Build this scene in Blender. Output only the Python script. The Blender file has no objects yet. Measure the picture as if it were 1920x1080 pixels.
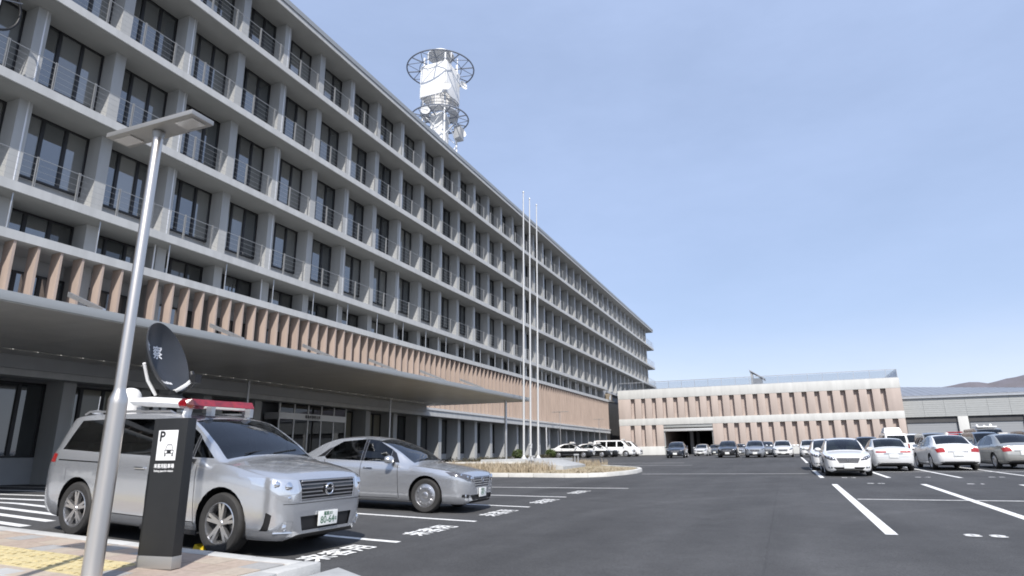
import bpy, bmesh, math, random
from math import radians as RAD, sin, cos, pi
from mathutils import Vector, Matrix

random.seed(7)
SC = bpy.context.scene
COL = SC.collection

# ------------------------------------------------------------------ camera, sky, sun, exposure
HEAD = RAD(22.7)            # camera heading, measured from the building axis (world +x) towards +y
PITCH, ROLL = RAD(14.75), RAD(-0.65)
cd = bpy.data.cameras.new('camera')
cd.sensor_width = 36.0
cd.lens = 36.0 * 1180 / 1920
cd.clip_end = 20000
cam = bpy.data.objects.new('camera', cd)
COL.objects.link(cam)
SC.camera = cam
_R0 = Vector((sin(HEAD), -cos(HEAD), 0))
_F0 = Vector((cos(HEAD), sin(HEAD), 0))
_Z = Vector((0, 0, 1))
_F = _F0 * cos(PITCH) + _Z * sin(PITCH)
_U = -_F0 * sin(PITCH) + _Z * cos(PITCH)
_R = _R0 * cos(ROLL) + _U * sin(ROLL)
_U = -_R0 * sin(ROLL) + _U * cos(ROLL)
cam.matrix_world = Matrix(((_R.x, _U.x, -_F.x, 0), (_R.y, _U.y, -_F.y, 0), (_R.z, _U.z, -_F.z, 1.2), (0, 0, 0, 1)))

SUN_AZ = RAD(28)            # direction the light travels, from +x towards +y
SUN_EL = RAD(46)
w = bpy.data.worlds.new('World')
SC.world = w
w.use_nodes = True
nt = w.node_tree
nt.nodes.clear()
out = nt.nodes.new('ShaderNodeOutputWorld')
bg = nt.nodes.new('ShaderNodeBackground')
sky = nt.nodes.new('ShaderNodeTexSky')
sky.sky_type = 'NISHITA'
sky.sun_disc = False
sky.sun_elevation = SUN_EL
sky.sun_rotation = RAD(90) - (SUN_AZ + pi)
sky.altitude = 0
sky.air_density = 1.0
sky.dust_density = 1.4
sky.ozone_density = 1.3
bg.inputs['Strength'].default_value = 0.10
# thin high cloud: a veil of pale white over the whole sky, streaked by noise
tc = nt.nodes.new('ShaderNodeTexCoord')
mp = nt.nodes.new('ShaderNodeMapping')
mp.inputs['Scale'].default_value = (0.8, 1.6, 4.5)
mp.inputs['Rotation'].default_value = (0.0, 0.15, 0.6)
nz = nt.nodes.new('ShaderNodeTexNoise')
nz.inputs['Scale'].default_value = 1.1
nz.inputs['Detail'].default_value = 6
nz.inputs['Roughness'].default_value = 0.62
rp = nt.nodes.new('ShaderNodeMapRange')
rp.inputs['From Min'].default_value = 0.30
rp.inputs['From Max'].default_value = 0.75
rp.inputs['To Min'].default_value = 0.50
rp.inputs['To Max'].default_value = 0.68
mx = nt.nodes.new('ShaderNodeMix')
mx.data_type = 'RGBA'
nt.links.new(tc.outputs['Generated'], mp.inputs['Vector'])
nt.links.new(mp.outputs['Vector'], nz.inputs['Vector'])
nt.links.new(nz.outputs['Fac'], rp.inputs['Value'])
# the veil thickens towards the horizon, all the way round
sz_ = nt.nodes.new('ShaderNodeSeparateXYZ')
nt.links.new(tc.outputs['Generated'], sz_.inputs[0])
hz_ = nt.nodes.new('ShaderNodeMapRange')
hz_.interpolation_type = 'SMOOTHSTEP'
hz_.inputs['From Min'].default_value = 0.30
hz_.inputs['From Max'].default_value = 0.0
hz_.inputs['To Min'].default_value = 0.0
hz_.inputs['To Max'].default_value = 0.12
nt.links.new(sz_.outputs['Z'], hz_.inputs['Value'])
ad_ = nt.nodes.new('ShaderNodeMath')
ad_.use_clamp = True
nt.links.new(rp.outputs['Result'], ad_.inputs[0])
nt.links.new(hz_.outputs['Result'], ad_.inputs[1])
nt.links.new(ad_.outputs[0], mx.inputs['Factor'])
nt.links.new(sky.outputs['Color'], mx.inputs['A'])
mx.inputs['B'].default_value = (5.1, 6.35, 9.3, 1)
low = nt.nodes.new('ShaderNodeMapRange')
low.interpolation_type = 'SMOOTHSTEP'
low.inputs['From Min'].default_value = 0.20
low.inputs['From Max'].default_value = 0.02
low.inputs['To Min'].default_value = 0.0
low.inputs['To Max'].default_value = 0.72
nt.links.new(sz_.outputs['Z'], low.inputs['Value'])
mw_ = nt.nodes.new('ShaderNodeMix')
mw_.data_type = 'RGBA'
mw_.inputs['B'].default_value = (7.6, 8.2, 8.9, 1)
lm = nt.nodes.new('ShaderNodeMath')
lm.operation = 'MULTIPLY'
mr_ = nt.nodes.new('ShaderNodeMapRange')
mr_.inputs['From Min'].default_value = 0.25
mr_.inputs['From Max'].default_value = 0.65
mr_.inputs['To Min'].default_value = 0.55
nt.links.new(nz.outputs['Fac'], mr_.inputs['Value'])
nt.links.new(low.outputs['Result'], lm.inputs[0])
nt.links.new(mr_.outputs['Result'], lm.inputs[1])
nt.links.new(lm.outputs[0], mw_.inputs['Factor'])
nt.links.new(mx.outputs['Result'], mw_.inputs['A'])
nt.links.new(mw_.outputs['Result'], bg.inputs['Color'])
nt.links.new(bg.outputs['Background'], out.inputs['Surface'])

sl = bpy.data.lights.new('sun', 'SUN')
sl.energy = 4.3
sl.angle = RAD(0.53)
sl.color = (1.0, 0.955, 0.90)
sun = bpy.data.objects.new('sun', sl)
COL.objects.link(sun)
LDIR = Vector((cos(SUN_AZ) * cos(SUN_EL), sin(SUN_AZ) * cos(SUN_EL), -sin(SUN_EL)))
sun.rotation_euler = LDIR.to_track_quat('-Z', 'Y').to_euler()
sun.location = (-40, -30, 60)

SC.view_settings.view_transform = 'Standard'
SC.view_settings.look = 'None'
SC.view_settings.exposure = 0.32
SC.view_settings.gamma = 1.0
SC.view_settings.use_curve_mapping = False
SC.cycles.filter_width = 1.8
SC.cycles.max_bounces = 7
SC.cycles.transparent_max_bounces = 10

# ------------------------------------------------------------------ materials
def mat(name, col, rough=0.6, metal=0.0, spec=0.5, coat=0.0, noise=0.0, nscale=8.0, bump=0.0, bscale=60.0,
        col2=None, emit=None, ior=None, streak=0.0, flake=False):
    m = bpy.data.materials.new(name)
    m.use_nodes = True
    t = m.node_tree
    b = t.nodes['Principled BSDF']
    b.inputs['Base Color'].default_value = (*col, 1)
    b.inputs['Roughness'].default_value = rough
    b.inputs['Metallic'].default_value = metal
    b.inputs['Specular IOR Level'].default_value = spec
    if ior: b.inputs['IOR'].default_value = ior
    if coat:
        b.inputs['Coat Weight'].default_value = coat
        b.inputs['Coat Roughness'].default_value = 0.04
    if emit:
        b.inputs['Emission Color'].default_value = (*emit[0], 1)
        b.inputs['Emission Strength'].default_value = emit[1]
    g = None
    if noise or bump or streak:
        g = t.nodes.new('ShaderNodeNewGeometry')
    if noise:
        n = t.nodes.new('ShaderNodeTexNoise')
        n.inputs['Scale'].default_value = nscale
        n.inputs['Detail'].default_value = 7
        n.inputs['Roughness'].default_value = 0.62
        if streak:
            mpn = t.nodes.new('ShaderNodeMapping')
            mpn.inputs['Scale'].default_value = (1, 1, streak)
            t.links.new(g.outputs['Position'], mpn.inputs['Vector'])
            t.links.new(mpn.outputs['Vector'], n.inputs['Vector'])
        else:
            t.links.new(g.outputs['Position'], n.inputs['Vector'])
        mr = t.nodes.new('ShaderNodeMapRange')
        mr.inputs['From Min'].default_value = 0.3
        mr.inputs['From Max'].default_value = 0.7
        c2 = col2 if col2 else tuple(c * (1 - noise) for c in col)
        mi = t.nodes.new('ShaderNodeMix')
        mi.data_type = 'RGBA'
        mi.inputs['A'].default_value = (*c2, 1)
        mi.inputs['B'].default_value = (*(col if col2 else tuple(min(1, c * (1 + noise * .6)) for c in col)), 1)
        t.links.new(n.outputs['Fac'], mr.inputs['Value'])
        t.links.new(mr.outputs['Result'], mi.inputs['Factor'])
        # every object carries a little shade of its own
        oi = t.nodes.new('ShaderNodeObjectInfo')
        hs = t.nodes.new('ShaderNodeHueSaturation')
        mr2 = t.nodes.new('ShaderNodeMapRange')
        mr2.inputs['To Min'].default_value = 1 - noise * .35
        mr2.inputs['To Max'].default_value = 1 + noise * .35
        t.links.new(oi.outputs['Random'], mr2.inputs['Value'])
        t.links.new(mr2.outputs['Result'], hs.inputs['Value'])
        t.links.new(mi.outputs['Result'], hs.inputs['Color'])
        t.links.new(hs.outputs['Color'], b.inputs['Base Color'])
    if bump:
        n2 = t.nodes.new('ShaderNodeTexNoise')
        n2.inputs['Scale'].default_value = bscale
        n2.inputs['Detail'].default_value = 4
        t.links.new(g.outputs['Position'], n2.inputs['Vector'])
        bp = t.nodes.new('ShaderNodeBump')
        bp.inputs['Strength'].default_value = bump
        bp.inputs['Distance'].default_value = 0.02
        t.links.new(n2.outputs['Fac'], bp.inputs['Height'])
        t.links.new(bp.outputs['Normal'], b.inputs['Normal'])
    return m


def glass(name, tint, refl_rough=0.02, ior=1.5):
    m = bpy.data.materials.new(name)
    m.use_nodes = True
    t = m.node_tree
    t.nodes.clear()
    o = t.nodes.new('ShaderNodeOutputMaterial')
    tr = t.nodes.new('ShaderNodeBsdfTransparent')
    tr.inputs['Color'].default_value = (*tint, 1)
    gl = t.nodes.new('ShaderNodeBsdfGlossy')
    gl.inputs['Roughness'].default_value = refl_rough
    gl.inputs['Color'].default_value = (0.95, 0.97, 1.0, 1)
    fr = t.nodes.new('ShaderNodeFresnel')
    fr.inputs['IOR'].default_value = ior
    mxs = t.nodes.new('ShaderNodeMixShader')
    t.links.new(fr.outputs['Fac'], mxs.inputs['Fac'])
    t.links.new(tr.outputs['BSDF'], mxs.inputs[1])
    t.links.new(gl.outputs['BSDF'], mxs.inputs[2])
    t.links.new(mxs.outputs['Shader'], o.inputs['Surface'])
    return m


def asphalt_mat():
    m = mat('asphalt', (0.066, 0.066, 0.067), rough=0.82, spec=0.35)
    t = m.node_tree
    b = t.nodes['Principled BSDF']
    g = t.nodes.new('ShaderNodeNewGeometry')
    def noise(sc, det=6):
        n = t.nodes.new('ShaderNodeTexNoise')
        n.inputs['Scale'].default_value = sc
        n.inputs['Detail'].default_value = det
        n.inputs['Roughness'].default_value = 0.65
        t.links.new(g.outputs['Position'], n.inputs['Vector'])
        return n
    big, mid, fine = noise(0.22), noise(2.3), noise(95, 3)
    # tyre-worn lanes: noise drawn out along the driving direction
    mpn = t.nodes.new('ShaderNodeMapping')
    mpn.inputs['Scale'].default_value = (0.12, 1.6, 1)
    t.links.new(g.outputs['Position'], mpn.inputs['Vector'])
    lane = t.nodes.new('ShaderNodeTexNoise')
    lane.inputs['Scale'].default_value = 0.8
    lane.inputs['Detail'].default_value = 4
    t.links.new(mpn.outputs['Vector'], lane.inputs['Vector'])
    acc = None
    for n, lo, hi in ((big, .80, 1.22), (mid, .90, 1.10), (fine, .62, 1.40), (lane, .88, 1.14)):
        mr = t.nodes.new('ShaderNodeMapRange')
        mr.inputs['From Min'].default_value = .3
        mr.inputs['From Max'].default_value = .7
        mr.inputs['To Min'].default_value = lo
        mr.inputs['To Max'].default_value = hi
        t.links.new(n.outputs['Fac'], mr.inputs['Value'])
        if acc is None:
            acc = mr.outputs['Result']
        else:
            mm = t.nodes.new('ShaderNodeMath')
            mm.operation = 'MULTIPLY'
            t.links.new(acc, mm.inputs[0])
            t.links.new(mr.outputs['Result'], mm.inputs[1])
            acc = mm.outputs[0]
    sx_ = t.nodes.new('ShaderNodeSeparateXYZ')
    t.links.new(g.outputs['Position'], sx_.inputs[0])
    def mth(op, a_, b_=None):
        q = t.nodes.new('ShaderNodeMath'); q.operation = op
        for k, vv in enumerate((a_, b_)):
            if vv is None: continue
            if isinstance(vv, (int, float)): q.inputs[k].default_value = vv
            else: t.links.new(vv, q.inputs[k])
        return q.outputs[0]
    lane_i = mth('FLOOR', mth('DIVIDE', mth('ADD', sx_.outputs[1], 1.7), 4.1))
    wn = t.nodes.new('ShaderNodeTexWhiteNoise'); wn.noise_dimensions = '1D'
    t.links.new(lane_i, wn.inputs['W'])
    acc = mth('MULTIPLY', acc, mth('ADD', mth('MULTIPLY', wn.outputs['Value'], .10), .95))
    # the joint between two laying lanes
    fr_ = mth('FRACT', mth('DIVIDE', mth('ADD', mth('ADD', sx_.outputs[1], 1.7), mth('MULTIPLY', mid.outputs['Fac'], .05)), 4.1))
    joint = mth('LESS_THAN', mth('ABSOLUTE', mth('SUBTRACT', fr_, .5)), .003)
    acc = mth('MULTIPLY', acc, mth('SUBTRACT', 1.0, mth('MULTIPLY', joint, .14)))
    # pale aggregate specks and rubbed patches
    vor = t.nodes.new('ShaderNodeTexVoronoi'); vor.inputs['Scale'].default_value = 55
    t.links.new(g.outputs['Position'], vor.inputs['Vector'])
    acc = mth('MULTIPLY', acc, mth('ADD', .82, mth('MULTIPLY', vor.outputs['Color'], .36)))
    # arcs scrubbed by turning tyres
    wv_ = t.nodes.new('ShaderNodeTexWave'); wv_.wave_type = 'RINGS'; wv_.rings_direction = 'Z'
    wv_.inputs['Scale'].default_value = .16; wv_.inputs['Distortion'].default_value = 2.5; wv_.inputs['Detail'].default_value = 3
    mpw = t.nodes.new('ShaderNodeMapping'); mpw.inputs['Location'].default_value = (-9, 7, 0)
    t.links.new(g.outputs['Position'], mpw.inputs['Vector']); t.links.new(mpw.outputs['Vector'], wv_.inputs['Vector'])
    scr = mth('MULTIPLY', mth('POWER', wv_.outputs['Fac'], 14), big.outputs['Fac'])
    acc = mth('MULTIPLY', acc, mth('ADD', 1.0, mth('MULTIPLY', scr, .22)))
    vm = t.nodes.new('ShaderNodeVectorMath')
    vm.operation = 'SCALE'
    vm.inputs[0].default_value = (0.066, 0.066, 0.067)
    t.links.new(acc, vm.inputs['Scale'])
    t.links.new(vm.outputs[0], b.inputs['Base Color'])
    bp = t.nodes.new('ShaderNodeBump')
    bp.inputs['Strength'].default_value = 0.6
    bp.inputs['Distance'].default_value = 0.012
    t.links.new(fine.outputs['Fac'], bp.inputs['Height'])
    t.links.new(bp.outputs['Normal'], b.inputs['Normal'])
    return m


def pale(c, k): return tuple(x * k for x in c)

M = {}
M['asphalt'] = asphalt_mat()
M['paint_white'] = mat('road_paint', (0.76, 0.76, 0.74), .75, noise=.24, nscale=11, bump=.2)
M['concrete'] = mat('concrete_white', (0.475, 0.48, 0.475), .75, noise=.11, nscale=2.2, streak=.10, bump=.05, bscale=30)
M['concrete_soffit'] = mat('dark_grey_soffit', (0.27, 0.272, 0.262), .75, noise=.07, nscale=1.0)  # thin sheets under the slabs, a darker grey than the fascia
M['pier'] = mat('pier_panel', (0.40, 0.405, 0.40), .6, noise=.09, nscale=2.5, streak=.12)
M['wall_grey'] = mat('wall_grey', (0.36, 0.37, 0.38), .7, noise=.08, nscale=1.2)
M['dark_wall'] = mat('dark_wall', (0.07, 0.07, 0.072), .7, noise=.2, nscale=1.0)
M['fin'] = mat('terracotta_fin', (0.41, 0.325, 0.275), .75, noise=.12, nscale=3.0, streak=.2, bump=.08, bscale=40)
M['garage_pink'] = mat('garage_panel', (0.47, 0.395, 0.35), .8, noise=.10, nscale=1.6, streak=.15, bump=.1, bscale=30)
M['garage_recess'] = mat('garage_recess', (0.46, 0.385, 0.345), .8, noise=.07, nscale=2.0)
M['garage_white'] = mat('garage_white', (0.60, 0.60, 0.575), .8, noise=.11, nscale=1.6, streak=.12, bump=.08, bscale=25)
M['frame_dark'] = mat('window_frame', (0.018, 0.018, 0.02), .45)
M['glass_win'] = mat('window_glass', (0.055, 0.062, 0.065), .02, spec=.5, ior=2.9)
M['glass_blind'] = mat('window_glass_blind', (0.15, 0.155, 0.15), .03, spec=.5, ior=2.6)
M['glass_dark'] = mat('window_glass_dark', (0.035, 0.04, 0.042), .03, ior=2.0)
def vary_glass(m, lo, hi):
    t = m.node_tree
    b = t.nodes['Principled BSDF']
    oi = t.nodes.new('ShaderNodeObjectInfo')
    rp_ = t.nodes.new('ShaderNodeValToRGB')
    e = rp_.color_ramp.elements
    e[0].color = (*lo, 1); e[0].position = .35
    e[1].color = (*hi, 1); e[1].position = .95
    t.links.new(oi.outputs['Random'], rp_.inputs['Fac'])
    t.links.new(rp_.outputs['Color'], b.inputs['Base Color'])
vary_glass(M['glass_win'], (.045, .052, .055), (.19, .19, .175))
vary_glass(M['glass_dark'], (.028, .033, .035), (.09, .09, .085))
M['curtain'] = mat('window_curtain', (0.23, 0.22, 0.175), .05, ior=1.5)
M['steel'] = mat('brushed_steel', (0.70, 0.645, 0.58), .34, metal=1.0, noise=.06, nscale=3, streak=.15)
M['galv'] = mat('galvanised', (0.55, 0.56, 0.57), .42, metal=.85, noise=.12, nscale=6)
M['rail'] = mat('railing_steel', (0.33, 0.335, 0.335), .5, metal=.5)
M['pipe'] = mat('drain_pipe', (0.70, 0.70, 0.70), .35, metal=.4)
M['alu_white'] = mat('white_aluminium', (0.62, 0.62, 0.61), .35, metal=.3)
M['white_paint'] = mat('white_paint', (0.80, 0.80, 0.79), .4, noise=.05, nscale=4)
M['tower_grey'] = mat('tower_grey', (0.16, 0.18, 0.22), .5)
M['soffit'] = mat('canopy_soffit', (0.56, 0.54, 0.50), .34, metal=.12, noise=.10, nscale=1.3)
M['canopy_edge'] = mat('canopy_edge', (0.34, 0.35, 0.345), .4, metal=.3)
M['downlight'] = mat('downlight', (0.9, 0.88, 0.8), .4, emit=((1, .97, .92), .9))
M['black'] = mat('black_plastic', (0.012, 0.012, 0.013), .5)
M['black_gloss'] = mat('black_gloss', (0.012, 0.012, 0.014), .18, coat=.5)
M['rubber'] = mat('tyre_rubber', (0.030, 0.029, 0.028), .75, noise=.2, nscale=14)
M['charcoal'] = mat('sign_charcoal', (0.022, 0.023, 0.024), .5, spec=.3, noise=.10, nscale=5)
M['sign_white'] = mat('sign_white', (0.80, 0.80, 0.80), .5)
M['sign_base'] = mat('sign_base', (0.38, 0.37, 0.35), .45, metal=.6)
M['kerb'] = mat('kerb_concrete', (0.47, 0.47, 0.455), .85, noise=.14, nscale=5, bump=.25, bscale=50)
M['kerb_white'] = mat('kerb_white', (0.62, 0.61, 0.57), .85, noise=.10, nscale=4, bump=.2, bscale=40)
M['stone'] = mat('pale_stone', (0.40, 0.405, 0.40), .7, noise=.15, nscale=5, bump=.15, bscale=30)
M['gold'] = mat('dry_soil', (0.36, 0.30, 0.19), .95, noise=.25, nscale=7, bump=.5, bscale=30)
M['grass'] = mat('dry_grass', (0.47, 0.405, 0.30), .8, noise=.25, nscale=6, col2=(0.33, .265, .185))
M['leaf'] = mat('shrub_leaf', (0.10, 0.135, 0.04), .6, noise=.3, nscale=9, col2=(0.05, .075, .02))
M['leaf_dull'] = mat('hedge_leaf', (0.07, 0.075, 0.035), .7, noise=.3, nscale=9, col2=(0.06, .04, .03))
M['twig'] = mat('twig', (0.08, 0.055, 0.035), .8)
M['metal_wall'] = mat('metal_wall', (0.40, 0.41, 0.40), .5, metal=.3, noise=.05, nscale=2)
M['metal_roof'] = mat('metal_roof', (0.30, 0.31, 0.325), .4, metal=.4, noise=.10, nscale=.6)
M['shutter'] = mat('shutter', (0.33, 0.34, 0.35), .5, metal=.3)
M['hill'] = mat('hill', (0.135, 0.125, 0.130), .95, noise=.3, nscale=.02, col2=(0.175, .165, .19))  # pale purple grey of distant haze is mixed into the hill colour
M['garage_floor'] = mat('garage_floor', (0.10, 0.10, 0.10), .8)
M['tactile'] = mat('tactile_yellow', (0.58, 0.49, 0.27), .8, noise=.15, nscale=10, bump=.2)
PAV = [mat('paver_%s' % n, c, .85, noise=.16, nscale=16, bump=.25, bscale=70) for n, c in
       (('rose', (0.375, 0.30, 0.25)), ('beige', (0.43, 0.365, 0.295)), ('grey', (0.33, 0.325, 0.315)), ('tan', (0.395, 0.32, 0.26)))]
M['mesh'] = glass('railing_mesh', (0.86, 0.87, 0.88), .5, 1.35)
# car materials
def paint(name, col, metal=.0, rough=.35): return mat(name, col, rough, metal=metal, coat=1.0)
M['p_silver'] = paint('paint_silver', (0.56, 0.575, 0.60), .72, .25)
M['p_silver2'] = paint('paint_silver_blue', (0.40, 0.425, 0.46), .65, .32)
M['p_greige'] = paint('paint_grey_beige', (0.42, 0.42, 0.39), .55, .34)
M['p_white'] = paint('paint_white_car', (0.78, 0.78, 0.77))
M['p_pearl'] = paint('paint_pearl', (0.66, 0.665, 0.66), .15)
M['p_black'] = paint('paint_black', (0.010, 0.011, 0.013), 0, .3)
M['p_navy'] = paint('paint_navy', (0.018, 0.024, 0.036), .2, .3)
M['p_blue'] = paint('paint_slate', (0.10, 0.13, 0.17), .5, .35)
M['p_grey'] = paint('paint_grey', (0.22, 0.23, 0.24), .5, .35)
M['wind'] = glass('windscreen', (0.30, 0.36, 0.36), .01, 1.62)
M['tint'] = glass('tinted_glass', (0.10, 0.11, 0.115), .01, 1.55)
M['rearglass'] = glass('rear_glass', (0.22, 0.25, 0.27), .01, 1.6)
M['interior'] = mat('car_interior', (0.055, 0.055, 0.06), .85)
M['seat'] = mat('car_seat', (0.12, 0.115, 0.11), .9)
M['chrome'] = mat('chrome', (0.80, 0.80, 0.81), .10, metal=1.0)
M['alloy'] = mat('alloy', (0.60, 0.60, 0.61), .28, metal=.9)
M['lamp_clear'] = mat('headlight_lens', (0.70, 0.72, 0.75), .16, metal=.75, coat=1.0)
M['lamp_dark'] = mat('headlight_housing', (0.10, 0.10, 0.11), .12, metal=.3, coat=1.0)
M['lamp_red'] = mat('tail_lens', (0.34, 0.015, 0.012), .12, coat=1.0, noise=.3, nscale=30)
M['bar_red'] = mat('light_bar_red', (0.27, 0.012, 0.020), .10, coat=1.0, noise=.45, nscale=16)
M['bar_clear'] = mat('light_bar_clear', (0.55, 0.52, 0.48), .15, coat=.8)
M['amber'] = mat('amber_lens', (0.5, 0.16, 0.02), .15, coat=1.0)
M['plate'] = mat('plate_white', (0.75, 0.76, 0.74), .45)
M['plate_green'] = mat('plate_green', (0.015, 0.12, 0.05), .5)
M['yellow'] = mat('yellow_plastic', (0.62, 0.45, 0.02), .5)
M['dish'] = mat('dish_charcoal', (0.035, 0.038, 0.044), .38, noise=.1, nscale=6)
M['letter_white'] = mat('letter_white', (0.78, 0.78, 0.78), .5)
M['letter_black'] = mat('letter_black', (0.015, 0.015, 0.016), .5)

# ------------------------------------------------------------------ mesh helpers
class MB:
    """collects boxes, prisms, tubes; build() links them as ONE mesh object"""
    def __init__(s): s.v = []; s.f = []; s.m = []
    def add(s, vs, fs, mi=0):
        o = len(s.v)
        s.v += [tuple(v) for v in vs]
        s.f += [tuple(i + o for i in f) for f in fs]
        s.m += [mi] * len(fs)
        return s
    def box(s, x0, x1, y0, y1, z0, z1, mi=0):
        v = [(x0, y0, z0), (x1, y0, z0), (x1, y1, z0), (x0, y1, z0), (x0, y0, z1), (x1, y0, z1), (x1, y1, z1), (x0, y1, z1)]
        return s.add(v, [(0, 3, 2, 1), (4, 5, 6, 7), (0, 1, 5, 4), (1, 2, 6, 5), (2, 3, 7, 6), (3, 0, 4, 7)], mi)
    def hexa(s, b, t, mi=0):
        return s.add(list(b) + list(t), [(0, 3, 2, 1), (4, 5, 6, 7), (0, 1, 5, 4), (1, 2, 6, 5), (2, 3, 7, 6), (3, 0, 4, 7)], mi)
    def tube(s, p, q, r0, r1=None, n=10, mi=0, caps=True):
        p, q = Vector(p), Vector(q)
        r1 = r0 if r1 is None else r1
        d = (q - p).normalized()
        a = d.orthogonal().normalized()
        b = d.cross(a)
        vs = []
        for c, r in ((p, r0), (q, r1)):
            for i in range(n):
                t = 2 * pi * i / n
                vs.append(c + (a * cos(t) + b * sin(t)) * r)
        fs = [(i, (i + 1) % n, n + (i + 1) % n, n + i) for i in range(n)]
        if caps: fs += [tuple(range(n - 1, -1, -1)), tuple(range(n, 2 * n))]
        return s.add(vs, fs, mi)
    def lathe(s, prof, axis='z', c=(0, 0, 0), n=24, mi=0, close=False):
        vs, fs = [], []
        k = len(prof)
        for i in range(n):
            t = 2 * pi * i / n
            for r, h in prof:
                if axis == 'z': vs.append((c[0] + r * cos(t), c[1] + r * sin(t), c[2] + h))
                elif axis == 'y': vs.append((c[0] + r * cos(t), c[1] + h, c[2] + r * sin(t)))
                else: vs.append((c[0] + h, c[1] + r * cos(t), c[2] + r * sin(t)))
        for i in range(n):
            j = (i + 1) % n
            for q in range(k if close else k - 1):
                q2 = (q + 1) % k
                fs.append((i * k + q, j * k + q, j * k + q2, i * k + q2))
        return s.add(vs, fs, mi)
    def ring(s, c, R, r, n=40, m=8, mi=0):
        prof = [(R + r * cos(2 * pi * i / m), r * sin(2 * pi * i / m)) for i in range(m)]
        return s.lathe(prof, 'z', c, n, mi, True)
    def path(s, pts, r, n=8, mi=0):
        for a, b in zip(pts, pts[1:]): s.tube(a, b, r, r, n, mi)
        return s
    def mesh(s, name, mats, smooth=None):
        me = bpy.data.meshes.new(name)
        me.from_pydata(s.v, [], s.f)
        for m in (mats if isinstance(mats, (list, tuple)) else [mats]): me.materials.append(m)
        if len(set(s.m)) > 1:
            for p, i in zip(me.polygons, s.m): p.material_index = i
        bm = bmesh.new(); bm.from_mesh(me)
        bmesh.ops.recalc_face_normals(bm, faces=bm.faces)
        bm.to_mesh(me); bm.free()
        if smooth:
            me.polygons.foreach_set('use_smooth', [True] * len(me.polygons))
            me.set_sharp_from_angle(angle=RAD(smooth))
        return me
    def build(s, name, mats, parent=None, loc=(0, 0, 0), smooth=None, bevel=0):
        me = s.mesh(name, mats, smooth)
        if bevel:
            bm = bmesh.new(); bm.from_mesh(me)
            bmesh.ops.bevel(bm, geom=[e for e in bm.edges], offset=bevel, segments=2, affect='EDGES', profile=.6)
            bm.to_mesh(me); bm.free()
            me.polygons.foreach_set('use_smooth', [True] * len(me.polygons))
            me.set_sharp_from_angle(angle=RAD(50))
        return link(name, me, parent, loc)


def link(name, me, parent=None, loc=(0, 0, 0), rot=None):
    o = bpy.data.objects.new(name, me)
    COL.objects.link(o)
    o.location = loc
    if rot: o.rotation_euler = rot
    if parent: o.parent = parent
    return o

def tag(o, label=None, cat=None, group=None, kind=None):
    if label: o['label'] = label
    if cat: o['category'] = cat
    if group: o['group'] = group
    if kind: o['kind'] = kind
    return o

def empty(name, loc=(0, 0, 0), rotz=0):
    o = bpy.data.objects.new(name, None)
    COL.objects.link(o)
    o.location = loc
    o.rotation_euler = (0, 0, rotz)
    o.empty_display_size = .3
    return o

def textmesh(body, size, mats, name, depth=0.0, sx=1.0, bold=0.0):
    c = bpy.data.curves.new(name, 'FONT')
    c.body = body
    c.size = size
    c.align_x = 'CENTER'
    c.align_y = 'CENTER'
    c.extrude = depth
    c.resolution_u = 3
    tmp = bpy.data.objects.new(name, c)
    COL.objects.link(tmp)
    dg = bpy.context.evaluated_depsgraph_get()
    me = bpy.data.meshes.new_from_object(tmp.evaluated_get(dg))
    bpy.data.objects.remove(tmp)
    me.materials.clear()
    me.materials.append(mats)
    for v in me.vertices: v.co.x *= sx
    if bold:
        vs = [v.co.copy() for v in me.vertices]; fs = [tuple(p.vertices) for p in me.polygons]
        V_, F_ = [], []
        for k, (dx, dy) in enumerate(((0, 0), (bold, 0), (-bold, 0), (0, bold), (0, -bold))):
            o = len(V_)
            V_ += [(v.x + dx, v.y + dy, v.z + k * .0004) for v in vs]
            F_ += [tuple(i + o for i in f) for f in fs]
        me = bpy.data.meshes.new(name)
        me.from_pydata(V_, [], F_)
        me.materials.append(mats)
    me.name = name
    return me

def sst(x):
    x = max(0, min(1, x))
    return x * x * (3 - 2 * x)

def zg(u, v):
    """height of the car park: it climbs gently away, and falls from the building to the lot near the pavement"""
    u = min(u, 100)
    if u < -20: u = -20
    if u < 50: b = .0105 * u
    elif u < 70: b = .525 + .0105 * (u - 50) - .0065 * (u - 50) ** 2 / 40
    else: b = .525 + .21 - .065 + .004 * (u - 70)
    t = 1 - sst((u - 7) / 15)
    wv = v - 4.5
    s = 0 if wv < -1 else ((wv + 1) ** 2 / 4 if wv < 1 else wv)
    return b + .035 * t * min(s, 9)

def strip(pts_l, pts_r, dz=.004):
    """sheet between two polylines, lying on the ground"""
    n = len(pts_l)
    vs = [(x, y, zg(x, y) + dz) for x, y in pts_l] + [(x, y, zg(x, y) + dz) for x, y in pts_r]
    return vs, [(i, n + i, n + i + 1, i + 1) for i in range(n - 1)]

def line_u(name, u0, u1, v, wd, parent, dv=0, dz=.004):
    k = max(2, int(abs(u1 - u0) / .8) + 1)
    L = [(u0 + (u1 - u0) * i / (k - 1), v + dv * i / (k - 1) + wd / 2) for i in range(k)]
    R_ = [(x, y - wd) for x, y in L]
    vs, fs = strip(L, R_, dz)
    m = MB().add(vs, fs)
    return m.build(name, M['paint_white'], parent)

def line_v(name, v0, v1, u, wd, parent, du=0, dz=.004):
    k = max(2, int(abs(v1 - v0) / .4) + 1)
    L = [(u + du * i / (k - 1) - wd / 2, v0 + (v1 - v0) * i / (k - 1)) for i in range(k)]
    R_ = [(x + wd, y) for x, y in L]
    vs, fs = strip(L, R_, dz)
    m = MB().add(vs, fs)
    return m.build(name, M['paint_white'], parent)

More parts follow.
